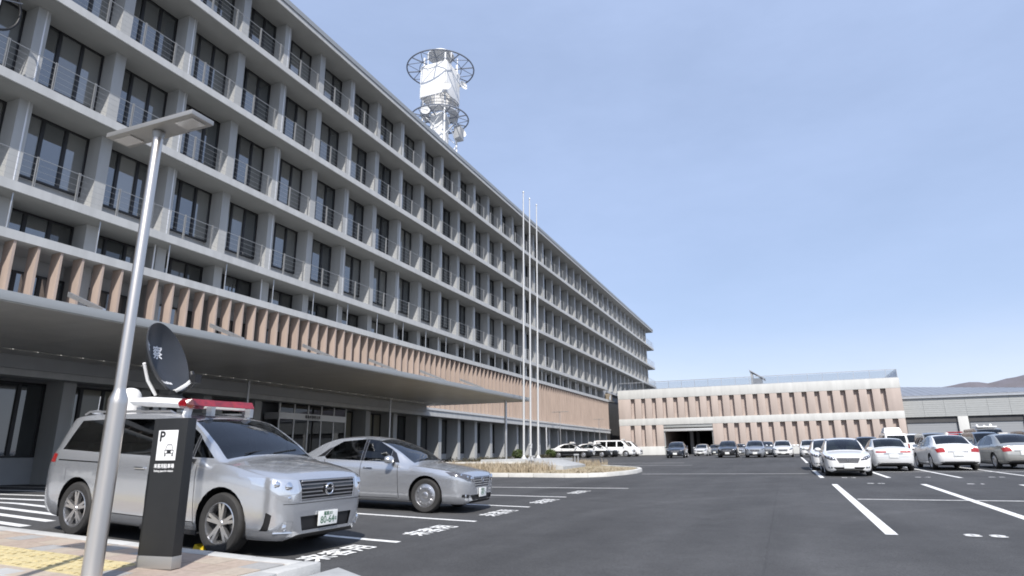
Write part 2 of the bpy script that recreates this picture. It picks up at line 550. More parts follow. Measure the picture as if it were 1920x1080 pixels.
# ------------------------------------------------------------------ the ground
def axis(lo, hi, step, far):
    a = []
    x = lo
    while x < hi:
        a.append(x); x += step
    return [-f for f in reversed(far)] + a + [hi] + far
us = [-6000, -1500, -300, -80, -40, -20] + [-10 + i * .8 for i in range(63)] + [42 + i * 2.0 for i in range(32)] + [110, 140, 200, 400, 1200, 3000, 7000]
vs_ = [-7000, -2500, -800, -250, -100, -60, -40, -25, -15, -8, -3, 0, 2] + [3 + i * .45 for i in range(25)] + [15, 17, 20, 24, 30, 45, 60, 120, 300, 900, 2500, 7000]
gv = [(u, v, zg(u, v)) for u in us for v in vs_]
nv = len(vs_)
gf = [(i * nv + j, (i + 1) * nv + j, (i + 1) * nv + j + 1, i * nv + j + 1) for i in range(len(us) - 1) for j in range(nv - 1)]
lot = MB().add(gv, gf).build('ground', M['asphalt'], smooth=60)
tag(lot, kind='structure', label='dark new asphalt of the police car park')

# painted bays, left row: dividers run across the building axis
for u, v0, v1, du in ((7.54, 4.80, 9.8, .10), (9.96, 4.86, 9.9, -.05), (12.58, 4.93, 9.9, -.10), (15.25, 5.02, 9.9, -.35), (18.77, 4.30, 10.4, -.60)):
    line_v('painted_line', v0, v1, u, .12, lot, du)
tl = textmesh('来客用', .44, M['paint_white'], 'painted_word', bold=.012)
for u, v in ((6.55, 4.98), (8.70, 4.96), (11.31, 5.02), (13.95, 5.08), (16.9, 5.18)):
    o = link('painted_word', tl.copy(), lot)
    for vv in o.data.vertices:
        x, y = u + vv.co.x * .88, v + vv.co.y * .95
        vv.co = (x, y, zg(x, y) + .006 + vv.co.z)
# right bays, back to back, and the long guide lines
for v, u0, u1, dv in ((-1.20, 21.54, 10.13, .03), (-3.50, 21.85, 10.2, .22), (-5.8, 21.9, 10.2, .2), (-8.1, 22, 10.2, .2)):
    line_u('painted_line', u0, u1, v, .15, lot, dv)
line_v('painted_line', -1.30, -10.4, 15.98, .12, lot, .35, .008)
for v, u0, u1, dv in ((-1.02, 35.4, 25.3, -.04), (-3.12, 36, 25.5, 0), (-5.15, 36, 25.6, -.05), (-7.25, 36, 25.9, -.1), (-9.4, 36, 25.9, -.1), (-1.15, 64, 43.6, .05)):
    line_u('painted_line', u0, u1, v, .14, lot, dv)
line_v('painted_line', -1.1, -10, 30.2, .12, lot, .3, .008)
line_v('painted_line', 5.8, -.75, 28.0, .12, lot, .7)
line_v('painted_line', 12.4, 5.2, 39.9, .14, lot, -.1)
line_v('painted_line', 13.5, 6.4, 45.0, .14, lot, 0)
for i, (u, v, n) in enumerate(((10.29, -2.24, '88'), (22.0, -2.33, '80'), (22.05, -4.82, '81'), (25.4, -1.9, '83'), (25.9, -4.17, '84'), (26.1, -6.3, '85'), (22.2, -7.1, '82'))):
    me = textmesh(n[0] + ' ' + n[1], .36, M['paint_white'], 'painted_number', bold=.016, sx=.86)
    o = link('painted_number', me, lot)
    for vv in o.data.vertices:                       # read by a driver pulling in: turned a quarter
        x, y = u + vv.co.y * .95, v - vv.co.x * 1.15
        vv.co = (x, y, zg(x, y) + .006 + vv.co.z)
# hatching behind the van
for i, u in enumerate((6.75, 7.25, 7.75, 8.3, 9.0, 10.0, 11.4, 13.2, 15.2)):
    line_v('painted_line', 10.2 + .25 * i, 34, u - .6, .16 if u < 9 else .22, lot, 1.8)
# pavement where the camera stands: raised, with kerb stones and pavers
KH = .12
def kerb_u(v): return 5.46 + .012 * (v - 7.5) if v > 5.2 else 5.43
pav = empty('pavement', (2.5, 7, zg(2.5, 7)))
tag(pav, kind='structure', label='paved footway with rose and beige pavers and yellow tactile strip')
PL = Vector(pav.location)
b = MB()
vs2 = [4.55 + .5 * i for i in range(40)]
for i in range(len(vs2) - 1):
    v0, v1 = vs2[i], vs2[i + 1]
    ub0, ub1 = kerb_u(v0) - .2, kerb_u(v1) - .2
    top = [(-9, v0), (ub0, v0), (ub1, v1), (-9, v1)]
    t4 = [(x - PL.x, y - PL.y, zg(max(x, 2), y) + KH - .012 - PL.z) for x, y in top]
    b4 = [(x, y, z - .3) for x, y, z in t4]
    b.hexa(b4, t4)
b.build('bedding', M['kerb'], pav)
# pavers one by one where the camera sees them
sz = .30
npav = 0
for i in range(-1, 13):
    for j in range(0, 26):
        u0 = 5.22 - (i + 1) * sz; v0 = 4.62 + j * sz
        if u0 < 2.4 or v0 > 11.6: continue
        if u0 + sz > kerb_u(v0) - .2: u1 = kerb_u(v0) - .205
        else: u1 = u0 + sz - .006
        v1 = v0 + sz - .006
        if npav >= 300: break
        tact = (4.0 < u0 < 4.35 and v0 > 5.7)
        rr = random.random()
        m_ = M['tactile'] if tact else PAV[0 if rr < .35 else 1 if rr < .6 else 2 if rr < .82 else 3]
        dz = random.uniform(-.0015, .0015)
        t4 = [(x - PL.x, y - PL.y, zg(x, y) + KH + dz - PL.z) for x, y in ((u0, v0), (u1, v0), (u1, v1), (u0, v1))]
        pm = MB().hexa([(x, y, z - .05) for x, y, z in t4], t4)
        if tact:
            for a in range(3):
                for c in range(3):
                    cx, cy = u0 + .06 + a * .09 - PL.x, v0 + .06 + c * .09 - PL.y
                    cz = zg(u0 + .15, v0 + .15) + KH - PL.z
                    pm.box(cx - .02, cx + .02, cy - .02, cy + .02, cz, cz + .006)
        pm.build('tactile_paver' if tact else 'paver', m_, pav)
        npav += 1
# kerb stones
v = 4.55
while v < 14:
    v1 = min(v + .6, 14)
    a, c = kerb_u(v), kerb_u(v1 - .008)
    bb = [(a - .2, v), (a, v), (c, v1 - .008), (c - .2, v1 - .008)]
    zt = [zg(x, y) + KH + .004 for x, y in bb]
    t4 = [(x - (.0 if k in (0, 3) else .02) - PL.x, y - PL.y, zt[k] - PL.z) for k, (x, y) in enumerate(bb)]
    b4 = [(x - PL.x, y - PL.y, zt[k] - KH - .15 - PL.z) for k, (x, y) in enumerate(bb)]
    MB().hexa(b4, t4).build('kerb_stone', M['kerb'], pav, bevel=.008)
    v = v1
# kerb return and dropped apron at the corner
u = 5.43
while u > 2.4:
    u1 = u - .6
    bb = [(u1 + .008, 4.33), (u, 4.33), (u, 4.54), (u1 + .008, 4.54)]
    t4 = [(x - PL.x, y - PL.y + (.02 if k in (0, 1) else 0), zg(x, y) + KH + .004 - PL.z) for k, (x, y) in enumerate(bb)]
    b4 = [(x - PL.x, y - PL.y, zg(x, y) - .15 - PL.z) for x, y in bb]
    MB().hexa(b4, t4).build('kerb_stone', M['kerb'], pav, bevel=.008)
    u = u1
ap = MB()
q = [(4.2, 3.55), (5.45, 3.85), (5.62, 4.28), (4.2, 4.28)]
ap.hexa([(x, y, zg(x, y) - .03) for x, y in q], [(x, y, zg(x, y) + (.05 if y > 4.2 else .02)) for x, y in q])
o = ap.build('dropped_kerb_plate', M['stone'], bevel=.006)
tag(o, 'pale grey concrete ramp plate at the end of the kerb', 'ramp')

# ------------------------------------------------------------------ main building
VE = 24.5
ZE, ZD, ZC, ZB, ZR = 10.90, 14.92, 19.02, 23.25, 27.45
ZF, ZBEAM = 9.08, 4.57
U0, U1, UP = -12.0, 139.5, 96.3
MOD, K0 = 3.24, 12.93
bld = empty('office_building', (45, 26, .4))
tag(bld, 'long seven storey office block with balcony slabs, piers, terracotta fins and entrance canopy', 'building')
BL = Vector(bld.location)
def P(x, y, z): return (x - BL.x, y - BL.y, z - BL.z)
def bbox(name, x0, x1, y0, y1, z0, z1, m, parent=bld, bevel=0):
    return MB().box(x0 - BL.x, x1 - BL.x, y0 - BL.y, y1 - BL.y, z0 - BL.z, z1 - BL.z).build(name, m, parent, bevel=bevel)

bbox('wall', U0, 137.9, 26.40, 43.5, -.5, 27.0, M['wall_grey'])
bbox('link_wall', UP + .1, 112, 26.2, 26.39, .2, 9.6, M['dark_wall'])
bbox('link_wall', UP + .1, 97.9, 25.2, 26.09, 8.4, 10.6, M['wall_grey'])
for z, n, th in ((ZD, 'balcony_slab', .36), (ZC, 'balcony_slab', .36), (ZB, 'balcony_slab', .36), (ZR, 'roof_slab', .52)):
    s = MB()
    lip = .08
    s.box(U0 - BL.x, U1 - BL.x, VE - BL.y, 26.39 - BL.y, z - th - BL.z, z - BL.z)
    s.box(138 - BL.x, U1 - BL.x, 26.391 - BL.y, 43 - BL.y, z - th - BL.z, z - BL.z)
    s.build(n, M['concrete'], bld)
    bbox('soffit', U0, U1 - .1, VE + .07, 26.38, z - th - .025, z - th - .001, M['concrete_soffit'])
bbox('roof_coping', U0, U1, VE - .06, VE - .031, ZR - .2, ZR + .12, M['canopy_edge'])
bbox('roof_deck', U0, 138, 26.392, 43.4, 27.0, 27.44, M['wall_grey'])
bbox('balcony_slab', U0, UP, VE, 26.39, ZE - .36, ZE, M['concrete'])
bbox('balcony_slab', UP, 137.9, 25.6, 26.39, ZE - .36, ZE - .01, M['concrete'])
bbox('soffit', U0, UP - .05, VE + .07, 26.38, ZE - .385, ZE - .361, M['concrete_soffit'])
bbox('eaves_band', U0, UP, VE - .12, 25.2, ZF - .34, ZF, M['concrete'])
bbox('floor_slab', U0, UP, 25.2, 26.39, ZF - .34, ZF - .1, M['wall_grey'])
bbox('beam', U0, UP + .2, VE - .15, 25.0, 4.02, ZBEAM, M['concrete'])
bbox('beam_cap', U0, UP + .3, VE - .22, VE - .152, ZBEAM - .12, ZBEAM + .05, M['alu_white'])
bbox('floor_slab', U0, UP, 25.0, 26.39, 4.10, 4.5, M['wall_grey'])
bbox('sill_wall', U0, UP, 26.25, 26.399, .0, 1.25, M['wall_grey'])

# piers (shared meshes)
def pier_mesh(h, d0=25.45, wdt=.48):
    return MB().box(-wdt, 0, d0 - 26.4, 0, 0, h).mesh('pier', M['pier'])
LEV = [(ZE, ZD - .386), (ZD, ZC - .386), (ZC, ZB - .386), (ZB, ZR - .546)]
pm = [pier_mesh(b_ - a_) for a_, b_ in LEV]
pmF = pier_mesh(ZE - .386 - (ZF - .1)); pm2 = pier_mesh(ZF - .34 - 4.5); pmG = pier_mesh(4.10 - 0, 25.2)
# window: frame plus three panes
def frame_mesh(wd, h, mull=2, bar=.07, mw=.13, name='window'):
    m = MB()
    m.box(0, wd, -.09, .06, 0, bar); m.box(0, wd, -.09, .06, h - bar, h)
    m.box(0, bar, -.09, .06, bar, h - bar); m.box(wd - bar, wd, -.09, .06, bar, h - bar)
    for i in range(mull):
        x = wd * (i + 1) / (mull + 1)
        m.box(x - mw / 2, x + mw / 2, -.085, .055, bar, h - bar)
    return m.mesh(name, M['frame_dark'])
def pane_mesh(wd, h, i, n, bar=.07, mw=.13, m_=None):
    x0 = wd * i / n + (mw / 2 if i else bar); x1 = wd * (i + 1) / n - (mw / 2 if i < n - 1 else bar)
    return MB().box(x0, x1, -.02, .01, bar, h - bar).mesh('pane', m_ or M['glass_win'])
WW = MOD - .48
def window_set(h, nm='window', mats=('glass_win', 'glass_blind'), mull=2):
    return dict(h=h, f=frame_mesh(WW, h, mull, name=nm), p=[[pane_mesh(WW, h, i, mull + 1, m_=M[q]) for i in range(mull + 1)] for q in mats],
                one=MB().box(.03, WW - .03, -.02, .01, .03, h - .03).mesh('pane', M['glass_win']))
wsets = [window_set(b_ - a_ - .95) for a_, b_ in LEV]
wsF = window_set(ZE - .386 - ZF - .02, mats=('glass_dark', 'glass_win'))
ws2 = window_set(2.9, mats=('glass_win', 'glass_dark'))
wsG = window_set(2.75, mats=('glass_dark', 'curtain'))
def put_window(ws, u, z, lod, p_alt, v=26.33):
    o = link('window', ws['f'], bld, P(u, v, z))
    n = len(ws['p'][0])
    if lod:
        for i in range(n):
            k = 1 if random.random() < p_alt else 0
            link('pane', ws['p'][k][i], o)
    else:
        link('pane', ws['one'], o)
# railing meshes per bay: top rail, wires, two plate posts
def rail_mesh(wd=MOD):
    m = MB()
    for z in (1.19,): m.box(0, wd, -.011, .011, z - .010, z + .010)
    for z in (.22, .46, .70, .94): m.box(0, wd, -.0035, .0035, z - .0035, z + .0035)
    for x in (.50, 2.05):
        m.box(x - .008, x + .008, -.03, .03, 0, 1.24); m.box(x + .045, x + .061, -.03, .03, 0, 1.24)
    return m.mesh('railing', M['rail'])
RM = rail_mesh()
PIPE = [MB().tube((0, 0, 0), (0, 0, b_ - a_), .045, n=8).box(-.06, .06, -.05, .1, .2, .26).mesh('drain_pipe', M['pipe'], 40) for a_, b_ in LEV]
PIPEF = MB().tube((0, 0, 0), (0, 0, ZE - .386 - ZF), .04, n=8).mesh('drain_pipe', M['pipe'], 40)
ROD = MB().tube((0, 0, 0), (0, 0, ZE - .386 - ZF), .028, n=6).mesh('hanger_rod', M['galv'], 40)
k = -7
while True:
    e = K0 + MOD * k             # far edge of pier k; window k lies beyond it
    if e > 137.9: break
    for li, (a_, b_) in enumerate(LEV):
        if e > U0 + .7: link('pier', pm[li], bld, P(e, 26.4, a_))
        if e + WW < 137.95: put_window(wsets[li], e, a_ + .95, e < 62, .22)
        ulim = UP if li == 0 else U1
        if e - .44 > U0 and e - .44 + MOD < ulim: link('railing', RM, bld, P(e - .44, VE + .10, a_))
        if k % 2 == 0 and e > U0: link('drain_pipe', PIPE[li], bld, P(e - .14, 25.48, a_))
    if e < UP:
        if e > U0 + .7:
            link('pier', pmF, bld, P(e, 26.4, ZF - .1))
            link('pier', pm2, bld, P(e, 26.4, 4.5))
            link('pier', pmG, bld, P(e, 26.4, .0))
        if e + WW < UP:
            put_window(wsF, e, ZF, e < 62, .3)
            put_window(ws2, e, 5.25, e < 40, .3)
            if not (26 < e + 1.3 < 33): put_window(wsG, e, 1.26, e < 80, .32)
            link('hanger_rod', ROD, bld, P(e - .46, VE + .18, ZF))
            if k % 2 == 0: link('drain_pipe', PIPEF, bld, P(e - .75, VE + .75, ZF))
    k += 1
# end balcony return of the far gable
for z in (ZC, ZB):
    m = MB()
    for zz in (.22, .46, .70, .94, 1.19): m.box(0, .02, 0, 14, zz - .012, zz + .012)
    for y in (0, 1.5, 3, 4.5, 6, 8, 10, 12): m.box(0, .05, y, y + .03, 0, 1.22)
    m.build('railing', M['galv'], bld, P(U1 - .15, VE + .1, z))
# terracotta fins
FM = MB().box(-.09, 0, -.55, 0, 0, ZF - .34 - ZBEAM).mesh('fin', M['fin'])
u = 12.76 - .8125 * 29
while u < UP - .1:
    link('fin', FM, bld, P(u, 24.98, ZBEAM))
    u += .8125
bbox('fin_end_panel', UP - .12, UP + .02, VE - .05, 26.2, ZBEAM, ZF - .34, M['fin'])
bbox('end_pier', UP - .5, UP, 24.9, 26.2, 0, 4.02, M['pier'])
for u in (67.2,): MB().tube(P(u, VE - .3, .5), P(u, VE - .3, 4.0), .07, n=10).build('drain_pipe', M['pipe'], bld, smooth=40)

# canopy over the entrance drive: soffit panels, fascia, columns, downlights, roof struts
CZ = 4.70
can = bbox('canopy', U0, 41.2, 16.45, 24.30, CZ + .05, CZ + .29, M['canopy_edge'])
m = MB()
m.box(U0 - BL.x, 41.2 - BL.x, 16.05 - BL.y, 16.449 - BL.y, CZ + .02 - BL.z, CZ + .20 - BL.z)
m.box(U0 - BL.x, 41.2 - BL.x, 16.25 - BL.y, 16.448 - BL.y, CZ + .201 - BL.z, CZ + .30 - BL.z)
m.build('canopy_fascia', M['canopy_edge'], can, bevel=.01)
bbox('canopy_closer', U0, 41.2, 24.20, 24.275, 4.25, CZ - .001, M['wall_grey'], can)
bbox('canopy_end', 41.201, 41.26, 16.05, 24.30, CZ + .02, CZ + .29, M['canopy_edge'], can)
u = U0
SPm = [MB().box(0, 1.612, 16.1, 22.95, 0, .04).mesh('soffit_panel', M['soffit']), MB().box(0, 1.612, 23.10, 24.28, 0, .04).mesh('soffit_panel', M['soffit'])]
while u < 41:
    for q in SPm: link('soffit_panel', q, can, (u - BL.x, -BL.y, CZ - BL.z))
    u += 1.62
DL = MB().lathe([(.001, -.03), (.018, -.028), (.024, 0), (.024, .02)], 'z', n=10).mesh('downlight', M['downlight'], 50)
u, c = 5.6, 0
while u < 40.5:
    if c % 9 != 8: link('downlight', DL, can, P(u, 23.02, CZ + .03))
    u += .77; c += 1
for u in (1.45, 6.25, 11.05, 15.95, 20.7, 25.4, 30.2, 35.0):
    MB().hexa([P(u - .04, 16.60, CZ + .30), P(u + .04, 16.60, CZ + .30), P(u + .04, 18.2, CZ + .92), P(u - .04, 18.2, CZ + .92)],
              [P(u - .04, 16.60, CZ + .42), P(u + .04, 16.60, CZ + .42), P(u + .04, 18.2, CZ + 1.06), P(u - .04, 18.2, CZ + 1.06)]).build('canopy_strut', M['galv'], can)
for u, v, r in ((39.3, 17.0, .085), (23.1, 23.4, .06), (35.2, 23.4, .06), (11.0, 23.4, .06)):
    MB().tube(P(u, v, zg(u, v)), P(u, v, CZ + .03), r, n=16).tube(P(u, v, zg(u, v)), P(u, v, zg(u, v) + .06), r * 1.9, n=16).build('canopy_column', M['galv'], can, smooth=40)
# entrance vestibule
ent = bbox('entrance_vestibule', 27.0, 32.8, 25.0, 26.04, 3.18, 3.52, M['alu_white'])
bbox('vestibule_roof', 26.9, 32.9, 24.95, 26.04, 4.2, 4.35 - .3 + .04, M['wall_grey'], ent)
for i in range(6):
    u = 27.02 + i * 1.145
    bbox('mullion', u, u + .07, 25.02, 25.10, .35, 3.178, M['alu_white'], ent)
    bbox('mullion', u, u + .07, 25.02, 25.10, 3.522, 4.085, M['alu_white'], ent)
for i in range(5):
    u = 27.095 + i * 1.145
    bbox('pane', u, u + 1.068, 25.05, 25.07, .36, 3.17, M['tint'], ent)
    bbox('pane', u, u + 1.068, 25.05, 25.07, 3.53, 4.08, M['tint'], ent)
bbox('inner_wall', 27.05, 32.75, 25.95, 26.045, .36, 3.17, M['garage_floor'], ent)
me = textmesh('福島県警察本部', .19, M['letter_black'], 'lettering', bold=.006)
o = link('lettering', me, ent, P(29.7, 24.992, 3.35), (RAD(90), 0, 0))
me = textmesh('FUKUSHIMA PREFECTURAL POLICE', .07, M['letter_black'], 'lettering')
o = link('lettering', me, ent, P(29.7, 24.992, 3.235), (RAD(90), 0, 0))

# hoop aerial with a white bracket on the upper balcony
hp = empty('hoop_aerial', (10.45, VE + .12, ZD))
tag(hp, 'dark circular hoop aerial with white bracket standing on the balcony slab', 'aerial')
MB().tube((0, 0, 0), (0, 0, 2.2), .05, n=10).build('mast', M['galv'], hp, smooth=40)
h_ = MB().ring((0, 0, 0), 1.12, .045, 44, 8).build('hoop', M['black'], hp, (0, -.08, 2.35), smooth=50)
h_.rotation_euler = (RAD(90), 0, RAD(10))
for a in range(4):
    MB().tube((0, 0, 0), (1.1 * cos(a * pi / 2 + .4), 0, 1.1 * sin(a * pi / 2 + .4)), .018, n=6).build('spoke', M['tower_grey'], hp, (0, -.08, 2.35))
MB().box(-.12, .30, -.2, .05, -.15, .35).build('bracket', M['white_paint'], hp, (0, -.02, 2.3), bevel=.03)

# ------------------------------------------------------------------ radio tower on the roof
tw = empty('radio_tower', (57.6, 33.0, 27.44))
tag(tw, 'white lattice radio mast with two dark circular ring walkways and panels on the roof', 'radio mast')
T0 = 27.44
def tz(z): return z - T0
legs = [(1.55, 1.55), (-1.55, 1.55), (-1.55, -1.55), (1.55, -1.55)]
for x, y in legs:
    MB().tube((x, y, 0), (x * .9, y * .9, tz(46.6)), .10, n=10).build('leg', M['white_paint'], tw, smooth=40)
for a in range(4):
    (x0, y0), (x1, y1) = legs[a], legs[(a + 1) % 4]
    for z0, z1 in ((28, 32), (32, 36), (36, 39.2), (41, 44.8)):
        MB().tube((x0 * .96, y0 * .96, tz(z0)), (x1 * .94, y1 * .94, tz(z1)), .045, n=6).tube((x1 * .96, y1 * .96, tz(z0)), (x0 * .94, y0 * .94, tz(z1)), .045, n=6).build('brace', M['white_paint'], tw)
def ringdeck(z, R, r, nsp, rot=0):
    o = MB().ring((0, 0, tz(z)), R, r, 56, 8).build('ring', M['tower_grey'], tw, smooth=50)
    MB().ring((0, 0, tz(z)), R * .62, r * .55, 44, 6).build('ring', M['tower_grey'], tw, smooth=50)
    for i in range(nsp):
        t = 2 * pi * i / nsp + rot
        t2 = t + pi / nsp
        MB().tube((1.2 * cos(t), 1.2 * sin(t), tz(z) - .05), (R * cos(t), R * sin(t), tz(z)), r * .9, n=6).build('spoke', M['tower_grey'], tw)
        MB().tube((R * .62 * cos(t), R * .62 * sin(t), tz(z)), (R * cos(t2), R * sin(t2), tz(z)), r * .5, n=6).tube(
            (R * .62 * cos(t + 2 * pi / nsp), R * .62 * sin(t + 2 * pi / nsp), tz(z)), (R * cos(t2), R * sin(t2), tz(z)), r * .5, n=6).build('tie', M['tower_grey'], tw)
ringdeck(45.5, 3.95, .085, 8, .3)
ringdeck(38.9, 3.35, .085, 8, .1)
# white panels of the upper cage
for (x0, y0, x1, y1) in ((-1.72, -1.72, 1.55, -1.72), (-1.72, -1.62, -1.72, 1.6), (1.72, -1.62, 1.72, 1.6), (-1.6, 1.72, 1.6, 1.72)):
    if y0 == y1: MB().box(x0, x1, y0 - .06, y0 + .06, tz(41.2), tz(45.3)).build('cage_panel', M['white_paint'], tw, bevel=.03)
    else: MB().box(x0 - .06, x0 + .06, y0, y1, tz(41.2), tz(45.3)).build('cage_panel', M['white_paint'], tw, bevel=.03)
MB().lathe([(.001, .35), (.9, .3), (1.6, .05), (1.62, -.05), (.001, -.08)], 'z', (0, 0, tz(47.3)), 28).build('cap', M['white_paint'], tw, smooth=40)
MB().tube((0, 0, tz(45)), (0, 0, tz(47.5)), .10, n=10).build('mast', M['white_paint'], tw, smooth=40)
for a, b_ in ((1.9, .4), (-.9, -1.9), (-1.9, .6), (.5, -2.0)):
    MB().tube((a, b_, tz(44.6)), (a, b_, tz(46.8)), .05, n=8).build('whip_aerial', M['white_paint'], tw, smooth=40)
# working platform with handrails
MB().lathe([(1.2, -.06), (2.25, -.06), (2.25, .06), (1.2, .06)], 'z', (0, 0, tz(39.5)), 28, close=True).build('platform', M['alu_white'], tw, smooth=40)
for z in (.5, .9, 1.3): MB().ring((0, 0, tz(39.5) + z), 2.2, .035, 32, 6).build('handrail', M['tower_grey'], tw, smooth=50)
for i in range(10):
    t = 2 * pi * i / 10
    MB().tube((2.2 * cos(t), 2.2 * sin(t), tz(39.5)), (2.2 * cos(t), 2.2 * sin(t), tz(40.8)), .035, n=6).build('rail_post', M['tower_grey'], tw)
MB().box(-.8, .8, -.8, .8, tz(28), tz(39.4)).build('core', M['white_paint'], tw, bevel=.04)
for x, y, z in ((2.3, -1.6, 37.9), (-1.9, -1.9, 41.6), (1.9, -1.9, 43.9), (-2.4, .4, 38.8)):
    d_ = MB().lathe([(.001, 0), (.25, .04), (.45, .14), (.58, .30), (.56, .31), (.43, .17), (.001, .04)], 'z', n=20).build('dish', M['white_paint'], tw, (x, y, tz(z)), smooth=50)
    d_.rotation_euler = (RAD(80), 0, RAD(-20 if x > 0 else -70))
    d_b = MB().tube((x, y, tz(z)), (x * .6, y * .6, tz(z)), .06, n=8).build('dish_arm', M['tower_grey'], tw)
MB().box(.9, 1.9, -2.2, -1.4, tz(36.6), tz(38.2)).build('cabinet', M['wall_grey'], tw, bevel=.03)

# ------------------------------------------------------------------ multi-storey garage across the far end
gar = empty('garage_building', (98, 4, zg(98, 4)))
tag(gar, 'two storey garage with pink slotted panels, white bands and a dark vehicle entrance', 'building')
GL = Vector(gar.location)
def gbox(name, x0, x1, y0, y1, z0, z1, m, parent=gar, bevel=0):
    return MB().box(x0 - GL.x, x1 - GL.x, y0 - GL.y, y1 - GL.y, z0 - GL.z, z1 - GL.z).build(name, m, parent, bevel=bevel)
GU, GA, GB_ = 98.0, 23.3, -14.95
gbox('wall', GU + .55, GU + 34, GB_ + .05, 9.45, -.2, 10.3, M['garage_recess'])
gbox('wall', GU + .55, GU + 34, 16.65, GA - .05, -.2, 10.3, M['garage_recess'])
gbox('wall', GU + .55, GU + 34, 9.46, 16.64, 4.9, 10.29, M['garage_recess'])
gbox('inner_wall', GU + 25, GU + 25.3, 9.46, 16.64, .3, 4.89, M['dark_wall'])
gbox('roof', GU + .5, GU + 34, GB_ + .02, GA - .02, 10.301, 10.42, M['wall_grey'])
gbox('floor', GU - .3, GU + 24.9, 9.5, 16.6, zg(98, 4) - .1, zg(98, 4) + .02, M['garage_floor'])
gbox('parapet_band', GU - .02, GU + .54, GB_, GA, 9.15, 10.50, M['garage_white'], bevel=.015)
gbox('middle_band', GU - .02, GU + .54, GB_, GA, 5.15, 6.13, M['garage_white'], bevel=.015)
gbox('plinth', GU - .04, GU + .54, 16.62, GA, .3, 2.02, M['garage_white'], bevel=.015)
gbox('plinth', GU - .04, GU + .54, GB_, 9.47, .3, 2.02, M['garage_white'], bevel=.015)
# slots at regular spacing, panels between them
def panels(slots, a, b_, z0, z1):
    y = a
    for s0, s1 in slots + [(b_, b_)]:
        if y - s0 > .02: gbox('wall_panel', GU, GU + .53, s0, y, z0, z1, M['garage_pink'], bevel=.012)
        y = s1
top_slots = [(21.34 - 1.613 * i, 20.69 - 1.613 * i) for i in range(23)]
top_slots = [s for s in top_slots if s[1] > GB_ + .5]
panels(top_slots, GA - .02, GB_ + .02, 6.131, 9.149)
low_a = [(21.6 - 1.63 * i, 20.94 - 1.63 * i) for i in range(3)]
panels(low_a, GA - .02, 16.62, 2.021, 5.149)
low_b = [(8.05 - 1.535 * i, 7.38 - 1.535 * i) for i in range(16)]
low_b = [s for s in low_b if s[1] > GB_ + .4]
panels(low_b, 9.48, GB_ + .02, 2.021, 5.149)
# entrance: header with shutter box
gbox('shutter_box', GU + .10, GU + .5, 9.49, 16.61, 4.72, 5.145, M['metal_wall'], bevel=.01)
gbox('shutter_box', GU + .04, GU + .5, 9.49, 16.61, 4.18, 4.55, M['alu_white'], bevel=.01)
gbox('shutter_guide', GU + .2, GU + .5, 16.45, 16.6, .7, 4.17, M['metal_wall'])
gbox('shutter_guide', GU + .2, GU + .5, 9.5, 9.65, .7, 4.17, M['metal_wall'])
for x, y in ((104, 13.1), (112, 13.1), (112, 10.2)): gbox('column', x, x + .5, y, y + .5, .7, 4.89, M['wall_grey'])
# parapet railing: posts, rails and mesh panels
y = GA - .15
while y > GB_ + .3:
    gbox('rail_post', GU + .18, GU + .24, y - .03, y + .03, 10.5, 11.60, M['galv'])
    y1 = max(y - 1.93, GB_ + .12)
    gbox('mesh_panel', GU + .20, GU + .21, y1 + .04, y - .04, 10.6, 11.52, M['mesh'])
    y = y1
gbox('rail_post', GU + .18, GU + .24, GB_ + .09, GB_ + .15, 10.5, 11.60, M['galv'])
gbox('handrail', GU + .16, GU + .26, GB_ + .09, GA - .12, 11.601, 11.68, M['galv'])
gbox('handrail', GU + .185, GU + .235, GB_ + .09, GA - .12, 10.53, 10.59, M['galv'])
for y in (GB_ + .12,):
    gbox('handrail', GU + .3, GU + 20, y - .03, y + .03, 11.601, 11.68, M['galv'])
    gbox('mesh_panel', GU + .3, GU + 20, y - .005, y + .005, 10.6, 11.52, M['mesh'])
# sloped stair cover on the garage deck
m = MB()
a4 = [(104, 3.95), (107, 3.95), (107, 1.75), (104, 1.75)]
zz = (13.4, 13.4, 11.9, 11.9)
m.hexa([(x - GL.x, y - GL.y, zz[i] - .14 - GL.z) for i, (x, y) in enumerate(a4)], [(x - GL.x, y - GL.y, zz[i] - GL.z) for i, (x, y) in enumerate(a4)])
m.build('stair_cover', M['galv'], gar)
gbox('stair_wall', 104.2, 106.8, 3.5, 3.8, 10.42, 13.0, M['wall_grey'])
gbox('stair_wall', 104.2, 106.8, 2.2, 3.49, 10.42, 12.0, M['metal_roof'])
# plant and ducts in the corner between the block and the garage
rd = empty('rooftop_plant', (97.2, 24.6, 8.6))
tag(rd, 'brownish ventilation plant and pipes in the corner beside the garage roof', 'ventilation unit')
MB().box(-.6, 2.2, -.4, .5, .2, .45).build('tray', M['galv'], rd)
MB().box(.0, 1.6, -.2, .5, .45, 1.5).build('casing', mat('plant_brown', (.22, .18, .13), .7, noise=.2), rd, bevel=.03)
for i in range(3): MB().tube((-.5 + i * .35, -.3, .5), (-.5 + i * .35, -.3, .95 + .2 * i), .07, n=8).build('pipe', M['galv'], rd)

